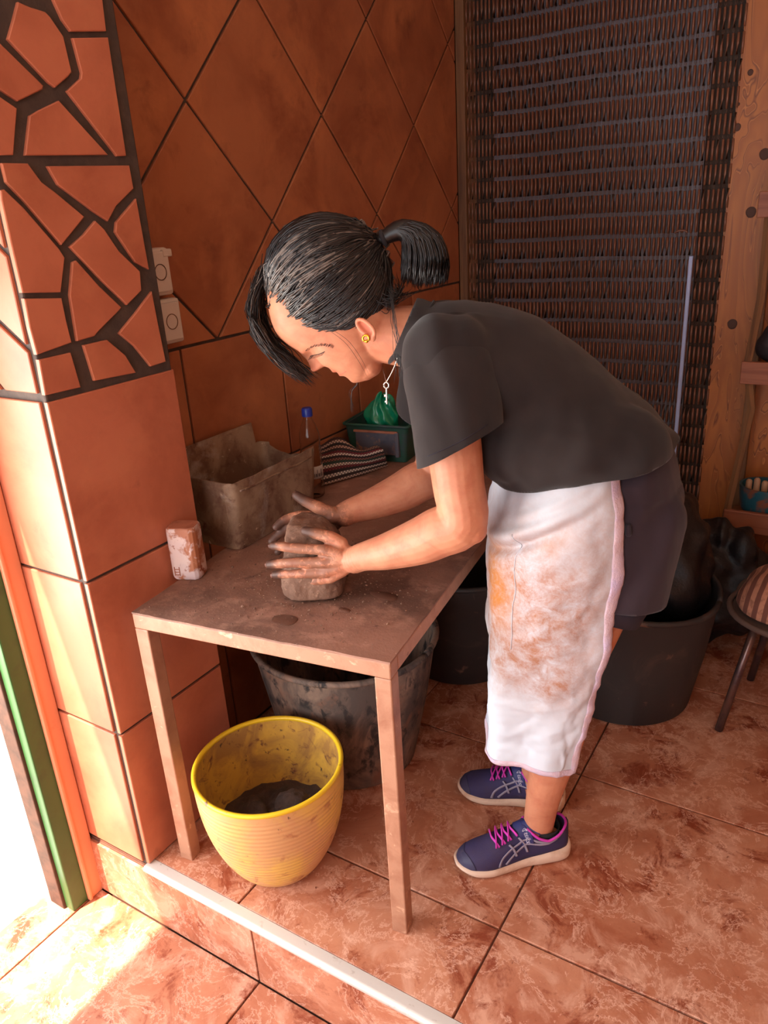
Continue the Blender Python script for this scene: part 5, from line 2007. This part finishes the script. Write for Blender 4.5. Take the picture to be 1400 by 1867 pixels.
    os_.add([p for r in rows for p in r], [(i * 4 + j, i * 4 + (j + 1) % 4, (i + 1) * 4 + (j + 1) % 4, (i + 1) * 4 + j) for i in range(nS - 1) for j in range(4)] + [(3, 2, 1, 0), tuple((nS - 1) * 4 + j for j in range(4))])
    os_.build('outsole', M['outsole'], par)
    # laces
    la = MB()
    for k in range(4):
        s = .495 + .055 * k
        la_p = [upper(s + .028 * (1 - abs(q)) - .014 * q, q * .42, .0045 + .002 * (1 - abs(q))) for q in np.linspace(-1, 1, 14)]
        la.tube(la_p, .0042, 8, rad2=.0020)
        if k < 3:
            la_p = [upper(s + .055 * (q + 1) / 2 + .016, q * .40, .0075) for q in np.linspace(-1, 1, 14)]
            la.tube(la_p, .0040, 8, rad2=.0020)
    la.build('laces', M['pink'], par, smooth=True)
    # crossing side stripes
    lg = MB()
    for sd in (1, -1):
        for path in ([(.66, .97), (.63, .80), (.56, .70), (.46, .68), (.30, .66), (.16, .58), (.08, .46)], [(.60, .97), (.52, .86), (.42, .80), (.26, .72), (.14, .60)],
                     [(.56, .52), (.53, .70), (.50, .92)], [(.47, .50), (.44, .70), (.40, .92)]):
            pp = smooth_tab(path, 18)
            lg.tube([upper(s, p * sd, .0022) for s, p in pp], .0034, 6, rad2=.0012)
    lg.build('side_stripes', M['logo'], par, smooth=True)
    # lettering on the strap
    cu_ = bpy.data.curves.new('strap_lettering', 'FONT')
    cu_.body = 'asics'
    cu_.size = 1.0
    cu_.align_x = 'CENTER'
    cu_.resolution_u = 3
    to = bpy.data.objects.new('tmp', cu_)
    COL.objects.link(to)
    me_ = bpy.data.meshes.new_from_object(to.evaluated_get(bpy.context.evaluated_depsgraph_get()))
    bpy.data.objects.remove(to)
    bm = bmesh.new()
    bm.from_mesh(me_)
    bmesh.ops.subdivide_edges(bm, edges=[e for e in bm.edges if e.calc_length() > .2], cuts=2)
    # swirl mark before the word
    base = len(bm.verts)
    sw = MB()
    sw.tube([(-1.62 + .36 * math.cos(a) * (1 - .07 * a), .28 + .36 * math.sin(a) * (1 - .07 * a), 0) for a in np.linspace(.3, 7.6, 34)], .07, 6)
    v_, f_ = sw.v, sw.f
    nv2 = [bm.verts.new(p) for p in v_]
    for q in f_:
        try:
            bm.faces.new([nv2[i] for i in q])
        except ValueError:
            pass
    for v in bm.verts:
        x, y, z = v.co
        ph = .64 + x * .135                       # the word runs down the strap, letters' tops to the heel
        v.co = Vector(upper(.447 - .06 * abs(ph) / .8 - .060 * (y - .28), ph, .0062))
    bm.to_mesh(me_)
    bm.free()
    link('strap_lettering', me_, M['lettering'], par)
    par['label'] = label
    return par


make_shoe((-.292, .138), (-.568, .066), 1, 'navy running shoe with pink laces on the near foot')
make_shoe((-.290, -.138), (-.578, -.084), 1, 'navy running shoe with pink laces on the far foot')

# ------------------------------------------------------------------ hair
HC = (0.050, -0.030)                               # centre of the hair volume in the head frame
HA = (0.126, 0.122, 0.092)
LINE = [(-.10, -.075), (-.072, -.035), (-.060, .002), (-.040, .030), (.004, .060), (.045, .088), (.080, .104), (.105, .113), (.20, .16)]


def line_f(h):
    return float(np.interp(h, [a for a, _ in LINE], [b for _, b in LINE]))


def ell(d, k=1.0):
    d = np.array(d, float)
    d = d / np.linalg.norm(d)
    return hp(HC[0] + HA[0] * d[0] * k, HC[1] + HA[1] * d[1] * k, HA[2] * d[2] * k)


cap = MB()
vs, keep = [], []
nA, nB = 96, 64
for i in range(nA):
    for j in range(nB):
        th, ph = 2 * math.pi * i / nA, math.pi * (j + .5) / nB
        d = np.array((math.cos(ph), math.sin(ph) * math.cos(th), math.sin(ph) * math.sin(th)))
        h, f = HC[0] + HA[0] * d[0], HC[1] + HA[1] * d[1]
        k = 0.945 + 0.010 * math.sin(th * 23 + 5 * fbm(d, 2))
        vs.append(ell(d, k))
        keep.append(f < line_f(h) + .004 * math.sin(h * 260))
fs_ = []
for i in range(nA):
    i2 = (i + 1) % nA
    for j in range(nB - 1):
        q = (i * nB + j, i2 * nB + j, i2 * nB + j + 1, i * nB + j + 1)
        if sum(keep[a] for a in q) >= 3:
            fs_.append(q)
fs_.append(tuple(i * nB for i in range(nA)))
cap.add(vs, fs_)
hair = cap.build('hair', M['hair'], person, smooth=True, solid=0.003)
TIE_D = np.array((-.058 / HA[0], -.126 / HA[1], 0.0))
TIE = hp(-.006, -.150, 0)
strand = MB()
grey = MB()


def lock(mb, pts, r, n=4, k=12):
    A = smooth_tab(pts, k)
    t = np.linspace(0, 1, k)
    rad = r * (0.35 + 0.65 * np.sin(np.pi * np.clip(t * .9 + .08, 0, 1)) ** .6)
    rad[-1] = r * .12
    mb.tube(A, rad, n)


# combed back from the hairline to the tie
for i in range(2600):
    for _ in range(30):
        d = rng.normal(0, 1, 3)
        d /= np.linalg.norm(d)
        h, f = HC[0] + HA[0] * d[0], HC[1] + HA[1] * d[1]
        if f < line_f(h) + .006 and d[1] > -.55:
            break
    tgt = TIE_D / np.linalg.norm(TIE_D)
    k0 = rng.uniform(.955, 1.015)
    wob = rng.normal(0, .05, 3)
    pts = []
    span = rng.uniform(.45, .98)
    for t in np.linspace(0, span, 7):
        q = d * (1 - t) + tgt * t + wob * math.sin(math.pi * t)
        q /= np.linalg.norm(q)
        pts.append(ell(q, k0 + .012 * math.sin(math.pi * t)))
    if span > .9:
        pts.append(TIE + rng.normal(0, .004, 3))
    front = (HC[0] + HA[0] * d[0] > .07 and d[1] > .05)  # lighter grey strands are more frequent at the front top
    lock(grey if (front and rng.random() < .45) or rng.random() < .02 else strand, pts, rng.uniform(.0010, .0028))
# swept from the parting down over the temple, edging the face
for i in range(700):
    s = rng.uniform(0, 1)
    h1 = .10 - .15 * s + rng.normal(0, .006)
    f1 = line_f(h1) + rng.uniform(-.004, .010)
    a = np.array((.80, .45, rng.uniform(-.02, .35)))
    hh, ff = (h1 - HC[0]) / HA[0], (f1 - HC[1]) / HA[1]
    vv = math.sqrt(max(.06, 1 - hh * hh - ff * ff))
    b_ = np.array((hh, ff, vv))
    c_ = np.array((-.62, -.18, .75))
    pts = []
    for t in np.linspace(0, 1, 6):
        q = a * (1 - t) ** 2 + b_ * 2 * t * (1 - t) * 1.0 + c_ * t * t
        q /= np.linalg.norm(q)
        pts.append(ell(q, rng.uniform(.995, 1.025)))
    lock(grey if rng.random() < .22 else strand, pts, rng.uniform(.0006, .0012))
# fringe falling forward in front of the face
for i in range(380):
    v0 = rng.normal(0.0, .022)
    k = rng.random()
    p0 = hp(.168 + rng.normal(0, .006), .020 + rng.normal(0, .016), v0 * .6)
    p1 = hp(.158 + rng.normal(0, .005), .082 + rng.normal(0, .006), v0)
    p2 = hp(.118 + rng.normal(0, .007), .130 + rng.normal(0, .006), v0 * 1.05)
    p3 = hp(.055 + rng.normal(0, .010), .152 + rng.normal(0, .006), v0 * 1.0)
    p4 = hp(.002 + rng.normal(0, .014), .164 + rng.normal(0, .006), v0 * .9)
    pts = [p0, p1, p2, p3, p4][: 5 if k < .55 else 4]
    lock(grey if rng.random() < .22 else strand, pts, rng.uniform(.0007, .0014))
# far-side lock hanging beside the chin, near-side wisp across the cheek
for i in range(5):
    p = [hp(-.02, .06, -.07), bp(652, 690, -.075), bp(641 + rng.normal(0, 2), 715, -.08), bp(645 + rng.normal(0, 3), 750 + rng.normal(0, 6), -.08)]
    lock(strand, p, .00045)
for i in range(2):
    j = rng.normal(0, 2.5, 2)
    p = [bp(606 + j[0], 604 + j[1] * .5, .080), bp(634 + j[0], 626 + j[1], .082), bp(657 + j[0], 658 + j[1], .076), bp(672 + j[0] * .6, 688 + j[1], .064)]
    lock(strand, p, .00035)
for i in range(90):                               # short soft hairs along the hairline
    h1 = rng.uniform(-.03, .10)
    f1 = line_f(h1) + rng.uniform(-.002, .006)
    hh, ff = (h1 - HC[0]) / HA[0], (f1 - HC[1]) / HA[1]
    q0 = np.array((hh, ff, math.sqrt(max(.05, 1 - hh * hh - ff * ff))))
    q1 = q0 + np.array((-.10, rng.uniform(-.25, .02), .10))
    lock(grey if rng.random() < .4 else strand, [ell(q0, .985), ell(q0 * .5 + q1 * .5, 1.0), ell(q1, 1.0)], .0005)
for i in range(60):                               # nape
    v = rng.uniform(-.06, .06)
    p = [hp(-.06 + rng.normal(0, .01), -.05 + rng.normal(0, .01), v), hp(-.085, -.065 + rng.normal(0, .01), v * .95), hp(-.075 + rng.normal(0, .015), -.095 + rng.normal(0, .01), v * .6)]
    lock(strand, p, .0008)
for i in range(9):
    p = [bp(714 + rng.normal(0, 4), 520, .05), bp(717 + rng.normal(0, 4), 580, .07), bp(723 + rng.normal(0, 5), 640, .074), bp(729 + rng.normal(0, 6), 690 + rng.normal(0, 8), .076)]
    lock(strand, p, .0005)
# ponytail
for i in range(900):
    o = rng.normal(0, 1, 3)
    o /= max(1.0, np.linalg.norm(o) / 1.6)
    q = [TIE + o * .005, bp(730 + o[0] * 8, 419 + o[2] * 8, o[1] * .012), bp(766 + o[0] * 22, 434 + o[2] * 15, o[1] * .022), bp(776 + o[0] * 27, 474 + o[2] * 12, o[1] * .028), bp(773 + o[0] * 27, 506 + o[2] * 8 + rng.normal(0, 6), o[1] * .026)]
    lock(strand, q, rng.uniform(.0012, .0022))
pt = MB()
pt.capsule(smooth_tab([TIE, bp(730, 420, 0), bp(762, 436, 0), bp(774, 465, 0), bp(774, 490, 0)], 16), np.interp(np.linspace(0, 1, 16), [0, .3, .6, 1], [.012, .022, .032, .026]), 16)
pto = pt.build('ponytail_core', M['hair'], hair, smooth=True)
so1 = strand.build('strands', M['hair'], hair, smooth=True)
so1['kind'] = 'stuff'
so2 = grey.build('grey_strands', M['hair_grey'], hair, smooth=True)
so2['kind'] = 'stuff'
tie_ax = bp(722, 424, 0) - TIE
tie_ax /= np.linalg.norm(tie_ax)
ta = np.cross(tie_ax, Hv)
MB().tube([TIE + tie_ax * .004 + ta * .013 * math.cos(a) + Hv * .013 * math.sin(a) for a in np.linspace(0, 2 * math.pi, 25)], .0048, 8, ref=tuple(tie_ax)).build('hair_tie', M['sock'], hair, smooth=True)
